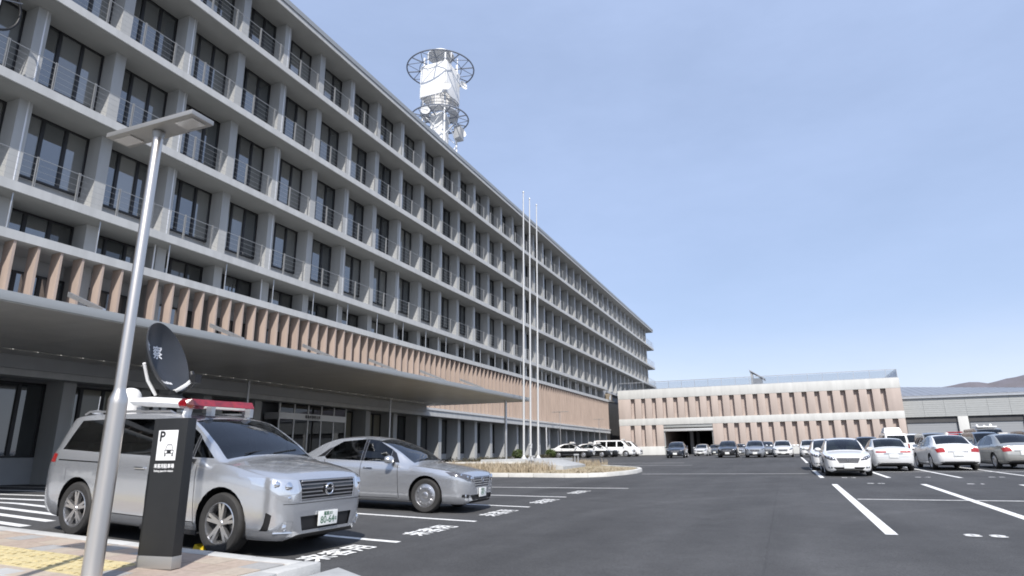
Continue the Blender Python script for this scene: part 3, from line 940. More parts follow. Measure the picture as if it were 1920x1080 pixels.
# ------------------------------------------------------------------ metal clad workshop on the right, hills
ws = empty('workshop_building', (101, -40, .78))
tag(ws, 'low metal clad workshop with ribbed fascia, roller shutters and a blue grey roof', 'building')
WL = Vector(ws.location)
def wbox(name, x0, x1, y0, y1, z0, z1, m, parent=ws, bevel=0):
    return MB().box(x0 - WL.x, x1 - WL.x, y0 - WL.y, y1 - WL.y, z0 - WL.z, z1 - WL.z).build(name, m, parent, bevel=bevel)
wbox('wall', 101.5, 118, -75, -15.3, .5, 7.6, M['shutter'])
y = -15.3
i = 0
while y > -70:
    for r in range(9):
        wbox('cladding_board', 100.94 + .015 * (r % 2), 101.4, y - 2.38, y, 5.37 + r * .27, 5.37 + r * .27 + .255, M['metal_wall'])
    y -= 2.4
    i += 1
wbox('eaves_gutter', 100.7, 101.45, -75, -15.3, 7.82, 8.05, M['galv'])
def ridge(yv): return max(8.75, 10.85 + (yv + 18) * .053)
ysg = [-15.35 - 1.2 * i for i in range(50)]
rv, rfc = [], []
for yv in ysg:
    rv += [(100.8 - WL.x, yv - WL.y, 8.06 - WL.z), (118 - WL.x, yv - WL.y, ridge(yv) - .18 - WL.z), (118 - WL.x, yv - WL.y, ridge(yv) - WL.z), (100.8 - WL.x, yv - WL.y, 8.2 - WL.z)]
for i in range(len(ysg) - 1):
    for q in range(4): rfc.append((i * 4 + q, i * 4 + (q + 1) % 4, i * 4 + 4 + (q + 1) % 4, i * 4 + 4 + q))
rfc += [(0, 1, 2, 3), tuple(len(rv) - 4 + q for q in range(4))]
rf = MB().add(rv, rfc).build('roof', M['metal_roof'], ws)
for i in range(55):
    yy = -15.8 - i * 1.05
    zr_ = ridge(yy)
    MB().hexa([(100.85 - WL.x, yy - WL.y, 8.195 - WL.z), (118 - WL.x, yy - WL.y, zr_ - .02 - WL.z), (118 - WL.x, yy + .04 - WL.y, zr_ - .02 - WL.z), (100.85 - WL.x, yy + .04 - WL.y, 8.195 - WL.z)],
              [(100.85 - WL.x, yy - WL.y, 8.235 - WL.z), (118 - WL.x, yy - WL.y, zr_ + .03 - WL.z), (118 - WL.x, yy + .04 - WL.y, zr_ + .03 - WL.z), (100.85 - WL.x, yy + .04 - WL.y, 8.235 - WL.z)]).build('roof_seam', M['metal_roof'], rf)
y = -15.4
for i in range(8):
    wbox('lintel', 101.2, 101.49, y - 5.9, y - .02, 4.62, 5.36, M['dark_wall'])
    o = wbox('roller_shutter', 101.36, 101.49, y - 5.85, y - .1, .7, 4.6, M['shutter'])
    for r in range(12): wbox('slat', 101.34, 101.358, y - 5.83, y - .12, .74 + r * .32, .74 + r * .32 + .29, M['shutter'], o)
    wbox('pillar', 100.95, 101.5, y - 7.1, y - 5.95, .6, 5.36, M['garage_white'], bevel=.02)
    y -= 7.2

hv, hf = [], []
NH = 150
RIDGE = [(1200, 60), (600, 90), (100, 120), (-300, 165), (-440, 188), (-506, 199), (-553, 210), (-597, 212), (-637, 206), (-670, 215), (-700, 222), (-730, 228), (-800, 246), (-900, 262), (-1000, 250), (-1150, 285), (-1400, 300), (-1800, 240), (-2600, 160)]
for i in range(NH):
    yy = 1200 - i * 25.4
    k = max(q for q in range(len(RIDGE) - 1) if RIDGE[q][0] >= yy)
    t = (RIDGE[k][0] - yy) / (RIDGE[k][0] - RIDGE[k + 1][0])
    r = RIDGE[k][1] + (RIDGE[k + 1][1] - RIDGE[k][1]) * t + 1.5 * sin(i * 1.9)
    hv += [(2200, yy, -8), (2330, yy, r * .42 + 9 * sin(i * 1.3)), (2430, yy, r * .8 + 5 * sin(i * 2.1)), (2500, yy, r), (2800, yy, r * .8)]
for i in range(NH - 1):
    for q in range(4): hf.append((i * 5 + q, i * 5 + q + 1, (i + 1) * 5 + q + 1, (i + 1) * 5 + q))
hills = MB().add(hv, hf).build('hills', M['hill'], smooth=60)
tag(hills, kind='structure', label='bare brownish hills behind the workshop roof')

# ------------------------------------------------------------------ planted island with flag poles
isl = empty('planted_island', (31, 11, zg(31, 11)))
tag(isl, 'kerbed planting island with dry soil in front of the flag poles', 'island')
IL = Vector(isl.location)
OUT = [(25.35, 19.0), (25.2, 13), (24.95, 9.6), (24.75, 8.2), (25.0, 7.3), (25.7, 6.7), (27, 6.35), (28.6, 6.15), (30.6, 6.3), (32.1, 6.75), (33.0, 7.3), (33.9, 8.0), (36, 9.6), (39, 12.2), (42, 14.9), (44.5, 17.2)]
def inset(pts, d):
    r = []
    for i, p in enumerate(pts):
        a = Vector(pts[max(0, i - 1)]); c = Vector(pts[min(len(pts) - 1, i + 1)])
        t = (c - a).normalized()
        r.append((p[0] - t.y * d, p[1] + t.x * d))
    return r
INN = inset(OUT, .17)
for i in range(len(OUT) - 1):
    n = max(1, int((Vector(OUT[i + 1]) - Vector(OUT[i])).length / .9))
    for k in range(n):
        def lp(A_, B_, t): return (A_[0] + (B_[0] - A_[0]) * t, A_[1] + (B_[1] - A_[1]) * t)
        t0, t1 = k / n + .006, (k + 1) / n - .006
        q = [lp(OUT[i], OUT[i + 1], t0), lp(OUT[i], OUT[i + 1], t1), lp(INN[i], INN[i + 1], t1), lp(INN[i], INN[i + 1], t0)]
        b4 = [(x - IL.x, y - IL.y, zg(x, y) - .1 - IL.z) for x, y in q]
        t4 = [(x - IL.x, y - IL.y, zg(x, y) + .16 - IL.z) for x, y in q]
        MB().hexa(b4, t4).build('kerb_stone', M['kerb_white'], isl, bevel=.015)
# soil
CEN = (32.5, 15.5)
vs3 = [(CEN[0] - IL.x, CEN[1] - IL.y, zg(*CEN) + .22 - IL.z)] + [(x - IL.x, y - IL.y, zg(x, y) + .12 - IL.z) for x, y in INN] + [(40 - IL.x, 19 - IL.y, zg(40, 19) + .12 - IL.z)]
MB().add(vs3, [(0, i, i + 1) for i in range(1, len(vs3) - 1)] + [(0, len(vs3) - 1, 1)]).build('soil', M['gold'], isl)

# flag podium: main block, sloped stone slab, low wall with coping
pod = empty('flag_podium', (31, 12, zg(31, 12)))
tag(pod, 'pale stone podium with a sloped slab carrying the three flag poles', 'podium')
DL_ = Vector(pod.location)
def dbox(name, x0, x1, y0, y1, z0, z1, m, parent=pod, bevel=.02):
    return MB().box(x0 - DL_.x, x1 - DL_.x, y0 - DL_.y, y1 - DL_.y, z0 - DL_.z, z1 - DL_.z).build(name, m, parent, bevel=bevel)
dbox('block', 29.6, 36.2, 11.45, 14.2, .25, .93, M['stone'])
m = MB()
q = [(28.7, 9.55), (33.5, 9.9), (33.5, 11.44), (28.7, 11.44)]
zz = (.62, .62, .93, .93)
m.hexa([(x - DL_.x, y - DL_.y, .2 - DL_.z) for x, y in q], [(x - DL_.x, y - DL_.y, zz[i] - DL_.z) for i, (x, y) in enumerate(q)])
m.build('sloped_slab', M['stone'], pod, bevel=.02)
lw = empty('low_wall', (29.3, 15.8, zg(29, 16)))
tag(lw, 'low garden wall with a pale coping beside the podium', 'wall')
WL2 = Vector(lw.location)
MB().box(29.15 - WL2.x, 29.45 - WL2.x, 11.6 - WL2.y, 20.5 - WL2.y, -.2, .42).build('wall_face', mat('wall_brown', (.40, .34, .27), .85, noise=.12), lw)
MB().box(29.05 - WL2.x, 29.55 - WL2.x, 11.6 - WL2.y, 20.5 - WL2.y, .421, .52).build('coping', M['garage_white'], lw, bevel=.01)
# flag poles
for i, (u, v) in enumerate(((32.45, 13.0), (33.56, 13.04), (34.66, 13.0))):
    fp = empty('flagpole', (u, v, .93))
    tag(fp, ('first of three tall bare flagpoles, at the podium end by the low wall' if i == 0 else 'middle one of three tall bare flagpoles on the stone podium' if i == 1 else 'last of three tall bare flagpoles, farthest from the low wall'), 'flagpole', 'flagpoles on the stone podium')
    top = 15.35
    fp.rotation_euler = (RAD(.74), RAD(.3), 0)
    MB().tube((0, 0, .1), (0, 0, top * .5), .060, .052, 14).tube((0, 0, top * .5), (0, 0, top), .052, .034, 14).build('pole', M['alu_white'], fp, smooth=40)
    MB().lathe([(.001, .12), (.03, .11), (.05, .06), (.05, 0), (.03, -.03)], 'z', (0, 0, top), 12).build('finial', M['alu_white'], fp, smooth=50)
    MB().lathe([(.16, 0), (.16, .02), (.09, .10), (.07, .16)], 'z', n=18).build('base_flange', M['alu_white'], fp, smooth=40)
    if i == 1: MB().box(-.12, .12, -.06, .06, .72, .80).tube((0, 0, .55), (0, 0, .75), .085, n=12).build('winch', M['alu_white'], fp)
    for s in (0, 1): MB().tube((.075, .02 * s, .8), (.05, .02 * s, top - .1), .006, n=5).build('halyard', M['alu_white'], fp)

# dry ornamental grass: nobody could count the blades
rg = random.Random(3)
gb, gf2 = [], []
def blade(x, y, z, h, lean, a, wd=.012):
    o = len(gb)
    dx, dy = cos(a), sin(a)
    px, py = -dy * wd, dx * wd
    x1, y1 = x + dx * lean * .35, y + dy * lean * .35
    x2, y2 = x + dx * lean, y + dy * lean
    gb.extend([(x - px, y - py, z), (x + px, y + py, z), (x1 + px, y1 + py, z + h * .6), (x1 - px, y1 - py, z + h * .6), (x2, y2, z + h)])
    gf2.extend([(o, o + 1, o + 2, o + 3), (o + 3, o + 2, o + 4)])
def clump(x, y, n, h, sp):
    z = zg(x, y) + .12
    for _ in range(n):
        blade(x + rg.gauss(0, sp), y + rg.gauss(0, sp), z, h * rg.uniform(.55, 1.1), rg.uniform(.02, .22), rg.uniform(0, 2 * pi), rg.uniform(.006, .013))
for _ in range(230):
    u_, v_ = rg.uniform(25.8, 28.9), rg.uniform(9.9, 18.8)
    clump(u_, v_, rg.randint(10, 46), rg.uniform(.22, .56), rg.uniform(.06, .16))
for _ in range(40):
    clump(rg.uniform(33.8, 37.0), rg.uniform(9.4, 11.3), rg.randint(8, 30), rg.uniform(.2, .46), .12)
for _ in range(170):
    clump(rg.uniform(25.4, 31.5), rg.uniform(6.8, 9.4), 9, rg.uniform(.04, .12), .15)
gr = MB().add(gb, gf2).build('dry_grass', M['grass'])
tag(gr, 'tall dry straw coloured grass on the planted island', 'grass', kind='stuff')

# small garden lights on the island
for (u, v, lb) in ((33.4, 10.35, 'slim dark garden light post standing in dry grass on the island'), (28.55, 11.0, 'short grey steel post in front of the sloped stone slab')):
    z0 = zg(u, v) + .1
    gl_ = empty('garden_light', (u, v, z0))
    tag(gl_, lb, 'garden light')
    for s in (-1, 1): MB().box(-.02, .02, s * .09 - .018, s * .09 + .018, 0, .62).build('post', M['wall_grey'], gl_)
    MB().box(-.06, .06, -.13, .13, .621, .70).build('head', M['wall_grey'], gl_, bevel=.01)

# shrubs and hedge at the foot of the building
def leaves(n, c, r, rnd, size=.05, box=False):
    V_, F_ = [], []
    for _ in range(n):
        if box:
            p = Vector((rnd.uniform(-r[0], r[0]), rnd.uniform(-r[1], r[1]), abs(rnd.gauss(.55, .3)) * r[2]))
        else:
            d = Vector((rnd.gauss(0, 1), rnd.gauss(0, 1), rnd.gauss(0, 1))).normalized()
            k = rnd.uniform(.45, 1.0) ** .5 * rnd.uniform(.8, 1.08)
            p = Vector((d.x * r[0] * k, d.y * r[1] * k, d.z * r[2] * k + r[2] * .9))
            if p.z < 0: p.z = rnd.uniform(0, .2)
        p += Vector(c)
        a = Vector((rnd.gauss(0, 1), rnd.gauss(0, 1), rnd.gauss(0, .6))).normalized()
        b2 = a.cross(Vector((rnd.gauss(0, 1), rnd.gauss(0, 1), rnd.gauss(0, 1)))).normalized()
        s = size * rnd.uniform(.6, 1.3)
        o = len(V_)
        V_ += [p - a * s, p + b2 * s * .45, p + a * s, p - b2 * s * .45]
        F_.append((o, o + 1, o + 2, o + 3))
    return V_, F_
for i, (u, v, r, lb) in enumerate(((57.0, 23.4, .62, 'round green shrub before the ground floor windows, nearer the entrance canopy'), (66.2, 23.4, .60, 'round green shrub beside the drain pipe at the foot of the facade'), (77.5, 23.2, .62, 'round green shrub half hidden behind the front patrol car'))):
    sb = empty('shrub', (u, v, zg(u, v)))
    tag(sb, lb, 'shrub')
    V_, F_ = leaves(1500, (0, 0, .15), (r, r, r * .75), random.Random(i), .075)
    MB().add(V_, F_).build('foliage', M['leaf'], sb)
    tw_ = MB()
    for a in range(7):
        t = a * 2 * pi / 7
        tw_.tube((0, 0, 0), (r * .6 * cos(t), r * .6 * sin(t), r * 1.1), .02, .008, 5)
    tw_.build('stem', M['twig'], sb)
V_, F_ = [], []
rh = random.Random(5)
for i in range(46):
    u = 43 + i * 1.12
    a, b2 = leaves(230, (u, 23.6 + rh.uniform(-.2, .2), zg(u, 23.6)), (.62, .5, .32 * rh.uniform(.6, 1.3)), rh, .07, True)
    o = len(V_)
    V_ += a; F_ += [tuple(q + o for q in f) for f in b2]
hd = MB().add(V_, F_).build('low_hedge', M['leaf_dull'])
tag(hd, 'low brownish green ground cover along the foot of the facade', 'hedge', kind='stuff')

# ------------------------------------------------------------------ lamp posts and the parking sign
def street_lamp(u, v, z, h, r, label, head=1.2, group=None, coll=None, lean=(0, 0)):
    t = empty('street_lamp', (u, v, z))
    tag(t, label, 'street lamp', group)
    coll = coll or 1.55
    MB().lathe([(r * 1.9, 0), (r * 1.9, .02), (r * 1.06, .03), (r, .06), (r, coll - .05), (r * .98, coll), (r * .66, coll + .07), (r * .64, coll + .1), (r * .58, h - .04), (r * .5, h)], 'z', n=24).build('pole', M['steel'], t, smooth=35)
    hd_ = MB().box(-.13, .13, -head / 2, head / 2, 0, .05).build('lamp_head', M['sign_base'], t, (0, 0, h + .005), bevel=.008)
    for s in (-1, 1):
        MB().box(-.075, .075, s * head * .36 - .12, s * head * .36 + .12, -.012, -.001).build('lens', M['bar_clear'], hd_)
    MB().lathe([(r * .5, -.10), (r * .75, -.02), (r * .75, .0)], 'z', (0, 0, h), 16).build('bracket', M['sign_base'], t, smooth=40)
    t.rotation_euler = (lean[0], lean[1], 0)
    return t
zl = zg(3.9, 5.49) + KH
street_lamp(3.9, 5.49, zl, 4.36 - zl, .079, 'brushed steel street lamp with flat twin head standing on the pavers', coll=1.52, group='street lamps along the pavement', lean=(0.008, 0))
street_lamp(1.5, 5.0, zg(2, 5) + KH, 4.2, .079, 'brushed steel street lamp on the pavers beside the viewpoint, casting a long shadow', coll=1.52, group='street lamps along the pavement')
street_lamp(68.5, 23.0, zg(68.5, 23), 5.0, .06, 'slender grey lamp with T shaped head beside the front patrol car', head=1.9, coll=.5)
street_lamp(86.1, 23.3, zg(86, 23), 4.9, .06, 'slender grey lamp with T shaped head near the corner of the block', head=1.5, coll=.5)

sg = empty('parking_sign', (4.565, 5.53, zg(4.56, 5.53) + KH))
tag(sg, 'black upright sign slab with white P and car pictogram on the pavement', 'sign')
sg.rotation_euler = (0, 0, RAD(5.5))
sw, sh = .205, 1.37
MB().box(-.06, .06, -sw - .003, sw + .003, 0, .11).build('base', M['sign_base'], sg, bevel=.006)
MB().box(-.056, .056, -sw, sw, .111, sh).build('slab', M['charcoal'], sg, bevel=.006)
def onface(me, y, z, name, parent=sg, dx=-.0615):
    # text lies on the face that looks to -x ; the reader sees +y on the left
    o = link(name, me, parent, (dx, y, z), (RAD(90), 0, RAD(-90)))
    return o
pb = MB().box(-.0605, -.0565, -.118, .118, 0, .285).build('panel', M['sign_white'], sg, (0, .012, .97), bevel=.0015)
onface(textmesh('P', .135, M['letter_black'], 'letter', bold=.004), .078, 1.192, 'letter')
m = MB()   # the car pictogram, seen from the front
def pic(pts):
    global m
    o = len(m.v)
    m.add([(-.0612, -x, z) for x, z in pts], [tuple(range(len(pts)))])
pic([(-.055, .012), (.055, .012), (.055, .05), (-.055, .05)])
pic([(-.046, .055), (-.030, .098), (-.024, .098), (-.039, .055)]); pic([(.046, .055), (.030, .098), (.024, .098), (.039, .055)]); pic([(-.030, .092), (.030, .092), (.027, .1), (-.027, .1)])
pic([(-.052, -.012), (-.036, -.012), (-.036, .010), (-.052, .010)]); pic([(.052, -.012), (.036, -.012), (.036, .010), (.052, .010)])
m.build('pictogram', M['letter_black'], sg, (0, -.022, 1.02))
m = MB()
for s in (-1, 1): m.lathe([(.001, 0), (.013, 0)], 'x', (-.0618, s * .036 - .022, 1.02 + .03), 12)
m.build('pictogram', M['sign_white'], sg)
onface(textmesh('来客用駐車場', .044, M['letter_white'], 'lettering', bold=.0012, sx=.92), .02, .915, 'lettering', dx=-.0575)
onface(textmesh('Parking space for visitors', .027, M['letter_white'], 'lettering', bold=.0006, sx=.85), .02, .872, 'lettering', dx=-.0575)

# ------------------------------------------------------------------ vehicles
def curve(pts):
    xs = [p[0] for p in pts]; ys = [p[1] for p in pts]
    n = len(xs)
    d = [(ys[i + 1] - ys[i]) / (xs[i + 1] - xs[i]) for i in range(n - 1)]
    m_ = [d[0]] + [0 if d[i - 1] * d[i] <= 0 else 2 * d[i - 1] * d[i] / (d[i - 1] + d[i]) for i in range(1, n - 1)] + [d[-1]]
    def f(x):
        if x <= xs[0]: return ys[0]
        if x >= xs[-1]: return ys[-1]
        i = max(k for k in range(n - 1) if xs[k] <= x)
        h = xs[i + 1] - xs[i]; t = (x - xs[i]) / h
        return (2 * t**3 - 3 * t**2 + 1) * ys[i] + (t**3 - 2 * t**2 + t) * h * m_[i] + (-2 * t**3 + 3 * t**2) * ys[i + 1] + (t**3 - t**2) * h * m_[i + 1]
    return f

def inside(poly, p):
    s = None
    for i in range(len(poly)):
        a, b2 = poly[i], poly[(i + 1) % len(poly)]
        c = (b2[0] - a[0]) * (p[1] - a[1]) - (b2[1] - a[1]) * (p[0] - a[0])
        if abs(c) < 1e-9: continue
        if s is None: s = c > 0
        elif s != (c > 0): return False
    return True

AX = {'side': (0, 2), 'front': (1, 2), 'top': (0, 1)}
def cut(bm, poly, proj, ok):
    """slice the skin along a convex outline seen from one side and return the faces inside it"""
    a, b2 = AX[proj]
    lo = [min(p[k] for p in poly) - .01 for k in (0, 1)]; hi = [max(p[k] for p in poly) + .01 for k in (0, 1)]
    def near():
        r = []
        for f in bm.faces:
            c = f.calc_center_median()
            if not ok(f, c): continue
            ca = [v.co[a] for v in f.verts]; cb = [v.co[b2] for v in f.verts]
            if max(ca) < lo[0] or min(ca) > hi[0] or max(cb) < lo[1] or min(cb) > hi[1]: continue
            r.append(f)
        return r
    for i in range(len(poly)):
        p, q = poly[i], poly[(i + 1) % len(poly)]
        dx, dy = q[0] - p[0], q[1] - p[1]
        no = [0, 0, 0]; no[a] = dy; no[b2] = -dx
        co = [0, 0, 0]; co[a] = p[0]; co[b2] = p[1]
        fs = near()
        es = set(e for f in fs for e in f.edges); vs = set(v for f in fs for v in f.verts)
        bmesh.ops.bisect_plane(bm, geom=list(fs) + list(es) + list(vs), dist=1e-5, plane_co=co, plane_no=no)
    return [f for f in near() if inside(poly, (f.calc_center_median()[a], f.calc_center_median()[b2]))]

def faces_mesh(name, faces, m, off=0.0, smooth=True):
    idx, vs, fs = {}, [], []
    for f in faces:
        r = []
        for v in f.verts:
            if v not in idx:
                idx[v] = len(vs)
                vs.append(v.co + v.normal * off)
            r.append(idx[v])
        fs.append(r)
    me = bpy.data.meshes.new(name)
    me.from_pydata(vs, [], fs)
    me.materials.append(m)
    if smooth: me.polygons.foreach_set('use_smooth', [True] * len(me.polygons))
    return me

def wheel_parts(R, wd, style):
    ty = MB()
    prof = [(R * .66, -wd * .42), (R * .78, -wd * .5), (R * .93, -wd * .49), (R * .985, -wd * .40), (R, -wd * .25), (R, wd * .25), (R * .985, wd * .40), (R * .93, wd * .49), (R * .78, wd * .5), (R * .66, wd * .42)]
    ty.lathe(prof, 'y', n=36)
    tyre = ty.mesh('tyre', M['rubber'], 40)
    rm = MB()
    o = wd * .44
    rr = R * .685
    rm.lathe([(rr, o), (rr * .95, o + .004), (rr * .92, o - .02), (rr * .90, -wd * .3)], 'y', n=32)
    if style == 'alloy':
        rm.lathe([(.001, o - .005), (rr * .15, o - .004), (rr * .20, o - .02), (rr * .20, -.02)], 'y', n=20)
        for i in range(5):
            for s in (-1, 1):
                t = 2 * pi * i / 5 + .3 + s * .15
                t2 = 2 * pi * i / 5 + .3 + s * .07
                c, s_ = cos(t), sin(t)
                tx, tz_ = -s_, c
                a = (cos(t2) * rr * .16, sin(t2) * rr * .16); b2 = (c * rr * .93, s_ * rr * .93)
                wa, wb_ = rr * .085, rr * .075
                bot = [(a[0] - tx * wa, o - .05, a[1] - tz_ * wa), (a[0] + tx * wa, o - .05, a[1] + tz_ * wa), (b2[0] + tx * wb_, o - .05, b2[1] + tz_ * wb_), (b2[0] - tx * wb_, o - .05, b2[1] - tz_ * wb_)]
                top = [(x * 1.0, o - .012 if k < 2 else o - .006, z) for k, (x, y, z) in enumerate(bot)]
                rm.hexa(bot, top)
    else:
        rm.lathe([(.001, o + .012), (rr * .25, o + .012), (rr * .32, o + .004), (rr * .62, o + .016), (rr * .80, o + .006), (rr * .93, o - .004)], 'y', n=32)
        for i in range(14):
            t = 2 * pi * i / 14
            c, s_ = cos(t), sin(t)
            rm.hexa([(c * rr * .66 - s_ * .012, o + .010, s_ * rr * .66 + c * .012), (c * rr * .66 + s_ * .012, o + .010, s_ * rr * .66 - c * .012), (c * rr * .84 + s_ * .012, o + .002, s_ * rr * .84 - c * .012), (c * rr * .84 - s_ * .012, o + .002, s_ * rr * .84 + c * .012)],
                    [(c * rr * .66 - s_ * .008, o + .026, s_ * rr * .66 + c * .008), (c * rr * .66 + s_ * .008, o + .026, s_ * rr * .66 - c * .008), (c * rr * .84 + s_ * .008, o + .016, s_ * rr * .84 - c * .008), (c * rr * .84 - s_ * .008, o + .016, s_ * rr * .84 + c * .008)])
    rim = rm.mesh('rim', M['alloy'], 35)
    dk = MB().lathe([(.001, -.01), (rr * .91, -.01)], 'y', n=24).lathe([(rr * .25, 0), (rr * .62, 0), (rr * .62, .015), (rr * .25, .015)], 'y', n=24, close=True).mesh('brake', M['black'])
    return tyre, rim, dk

class Car: pass

def build_car(S):
    """one vehicle at the origin: skin lofted from curves, then windows, lamps and seams cut out of it as parts"""
    name = S['name']
    L, xf, xr, R_ = S['L'], S['xf'], S['xr'], S['R']
    X0 = (xf + xr) / 2
    top, belt, bot = curve(S['top']), curve(S['belt']), curve(S['bottom'])
    wm, wr, dr = curve(S['wmax']), curve(S['wroof']), curve(S['drop'])
    tuck = S.get('tuck', .05)
    xs = [0, .012, .03, .055, .09, .13, .18, .24, .31]
    x = .39
    step = S.get('step', .085)
    while x < L - .34: xs.append(x); x += step
    xs += [L - .31, L - .25, L - .19, L - .14, L - .095, L - .06, L - .03, L - .012, L]
    rings = []
    for x in xs:
        zb, zs, zt, w_, wr_, d_ = bot(x), belt(x), top(x), wm(x), wr(x), dr(x)
        zs = min(zs, zt - d_ - .004)
        zr = zt - d_
        ws_ = w_ - S.get('shoulder', .028)
        r = [(0, zb), (w_ * .55, zb), (w_ - tuck - .05, zb), (w_ - tuck, zb + .045)]
        nb = 8
        for i in range(1, nb + 1):
            t = i / nb
            z = zb + .045 + (zs - zb - .045) * t
            base = (w_ - tuck) + (ws_ - (w_ - tuck)) * t
            bul = (w_ - base) * sin(pi * min(1, t * .80 + .06)) ** .8 if t < 1 else 0
            crease = .010 * math.exp(-((t - .80) / .07) ** 2)
            r.append((base + bul + crease, z))
        nu = 6
        wr_ = min(wr_, ws_ - .012)
        for i in range(1, nu + 1):
            t = i / nu
            r.append((ws_ - .012 * min(1, t * 6) + (wr_ - ws_ + .012) * t + .018 * sin(pi * t) * (zr - zs), zs + (zr - zs) * t))
        ntp = 6
        for i in range(1, ntp + 1):
            t = i / ntp
            y = wr_ * (1 - t)
            r.append((y, zr + (zt - zr) * (1 - (y / wr_) ** 2.4)))
        rings.append(r)
    n = len(rings[0])
    bm = bmesh.new()
    VL, VR = [], []
    for x, r in zip(xs, rings):
        a, b2 = [], []
        for i, (y, z) in enumerate(r):
            v = bm.verts.new((X0 - x, y, z)); a.append(v)
            b2.append(v if (i == 0 or i == n - 1) else bm.verts.new((X0 - x, -y, z)))
        VL.append(a); VR.append(b2)
    def face(vs, mi=0):
        u_ = []
        for v in vs:
            if v not in u_: u_.append(v)
        if len(u_) > 2:
            try:
                f = bm.faces.new(u_); f.material_index = mi
            except ValueError: pass
    for k in range(len(xs) - 1):
        for i in range(n - 1):
            mi = 1 if i < 2 else 0
            face([VL[k][i], VL[k][i + 1], VL[k + 1][i + 1], VL[k + 1][i]], mi)
            face([VR[k][i + 1], VR[k][i], VR[k + 1][i], VR[k + 1][i + 1]], mi)
    for k, flip in ((0, False), (len(xs) - 1, True)):
        for i in range(n - 1):
            q = [VL[k][i], VR[k][i], VR[k][i + 1], VL[k][i + 1]]
            face(q if not flip else q[::-1], 0)
    bmesh.ops.recalc_face_normals(bm, faces=bm.faces)
    bm.normal_update()
    root = empty(name)
    pt = M[S['paint']]
    if S.get('split'):
        zs_ = S['split']
        bmesh.ops.bisect_plane(bm, geom=list(bm.faces) + list(bm.edges) + list(bm.verts), dist=1e-5, plane_co=(0, 0, zs_), plane_no=(0, 0, 1))
        for f in bm.faces:
            if f.material_index == 0 and f.calc_center_median().z < zs_: f.material_index = 2
    SX = lambda p: (X0 - p[0], p[1])
    # wheel arches
    ar = S.get('arch', R_ + .055)
    for xa in (xf, xr):
        poly = [(X0 - xa + ar * cos(2 * pi * i / 26), R_ + .015 + ar * sin(2 * pi * i / 26)) for i in range(26)]
        zlim = belt(xa)
        fs = cut(bm, poly, 'side', lambda f, c: abs(c.y) > .45)
        bmesh.ops.delete(bm, geom=fs, context='FACES')
    parts = []
    for cset in S['cuts']:
        nm, proj, poly, m_, off = cset[:5]
        side = cset[5] if len(cset) > 5 else 'both'
        rng = cset[6] if len(cset) > 6 else (0, L)
        fam = cset[7] if len(cset) > 7 else None
        lo, hi = X0 - rng[1] - 1e-4, X0 - rng[0] + 1e-4
        for s in ((1, -1) if side == 'both' else (0,)):
            if proj == 'front': pl = [((p[0] * (s or 1)), p[1]) for p in poly]
            elif proj == 'top': pl = [(X0 - p[0], p[1] * (s or 1)) for p in poly]
            else: pl = [SX(p) for p in poly]
            def ok(f, c, s=s, lo=lo, hi=hi, proj=proj):
                if not (lo <= c.x <= hi): return False
                if s and c.y * s < 0.02: return False
                if proj == 'side' and abs(c.y) < .3: return False
                if proj == 'top' and f.normal.z < .15: return False
                return True
            fs = cut(bm, pl, proj, ok)
            if not fs: continue
            bm.normal_update()
            me = faces_mesh(nm, fs, M[m_], off)
            bmesh.ops.delete(bm, geom=fs, context='FACES')
            o = link(nm, me, root)
            if fam:
                pr = [c for c in root.children if c.name.split('.')[0] == fam]
                if pr: o.parent = pr[-1]
    me = bpy.data.meshes.new('body')
    bm.to_mesh(me); bm.free()
    for q in (pt, M['black'], M[S.get('paint2', 'p_black')]): me.materials.append(q)
    me.polygons.foreach_set('use_smooth', [True] * len(me.polygons))
    me.set_sharp_from_angle(angle=RAD(42))
    body = link('body', me, root)
    # wheel housings, floor, cabin
    for xa in (xf, xr):
        for s in (-1, 1):
            hs = MB()
            yi = wm(xa) * s
            c = (X0 - xa, 0, R_ + .015)
            seg = 14
            vs, fs = [], []
            for i in range(seg + 1):
                t = -.35 + (pi + .7) * i / seg
                for y in (yi * .985 - s * .02, yi - s * .36):
                    vs.append((c[0] + ar * 1.02 * cos(t), y, max(.10, c[2] + ar * 1.02 * sin(t))))
            for i in range(seg): fs.append((2 * i, 2 * i + 1, 2 * i + 3, 2 * i + 2))
            hs.add(vs, fs)
            hs.add([vs[2 * i + 1] for i in range(seg + 1)], [tuple(range(seg + 1))])
            hs.build('wheel_housing', M['black'], root)
    xa, xb = S['cabin']
    zc = S['cabin_z']
    it = MB()
    wv = wm((xa + xb) / 2)
    it.box(X0 - xb, X0 - xa, -wv + .10, wv - .10, zc - .10, zc)
    it.hexa([(X0 - xa - .45, -wv + .12, zc), (X0 - xa + .05, -wv + .14, zc), (X0 - xa + .05, wv - .14, zc), (X0 - xa - .45, wv - .12, zc)],
            [(X0 - xa - .38, -wv + .14, zc + .12), (X0 - xa - .02, -wv + .16, zc + .03), (X0 - xa - .02, wv - .16, zc + .03), (X0 - xa - .38, wv - .14, zc + .12)])
    it.build('cabin', M['interior'], root)
    for xs_, ys_ in S['seats']:
        for y in ys_:
            MB().box(X0 - xs_ - .13, X0 - xs_, y - .22, y + .22, zc + .002, zc + .26).box(X0 - xs_ - .11, X0 - xs_ - .02, y - .12, y + .12, zc + .28, zc + .43).build('seat', M['seat'], root, bevel=.03)
    MB().ring((0, 0, 0), .17, .014, 24, 6).build('steering_wheel', M['black'], root, (X0 - xa - .50, -.34, zc + .14)).rotation_euler = (0, RAD(62), 0)
    # wheels
    ty, rim, dk = wheel_parts(R_, S.get('tw', .2), S['wheels'])
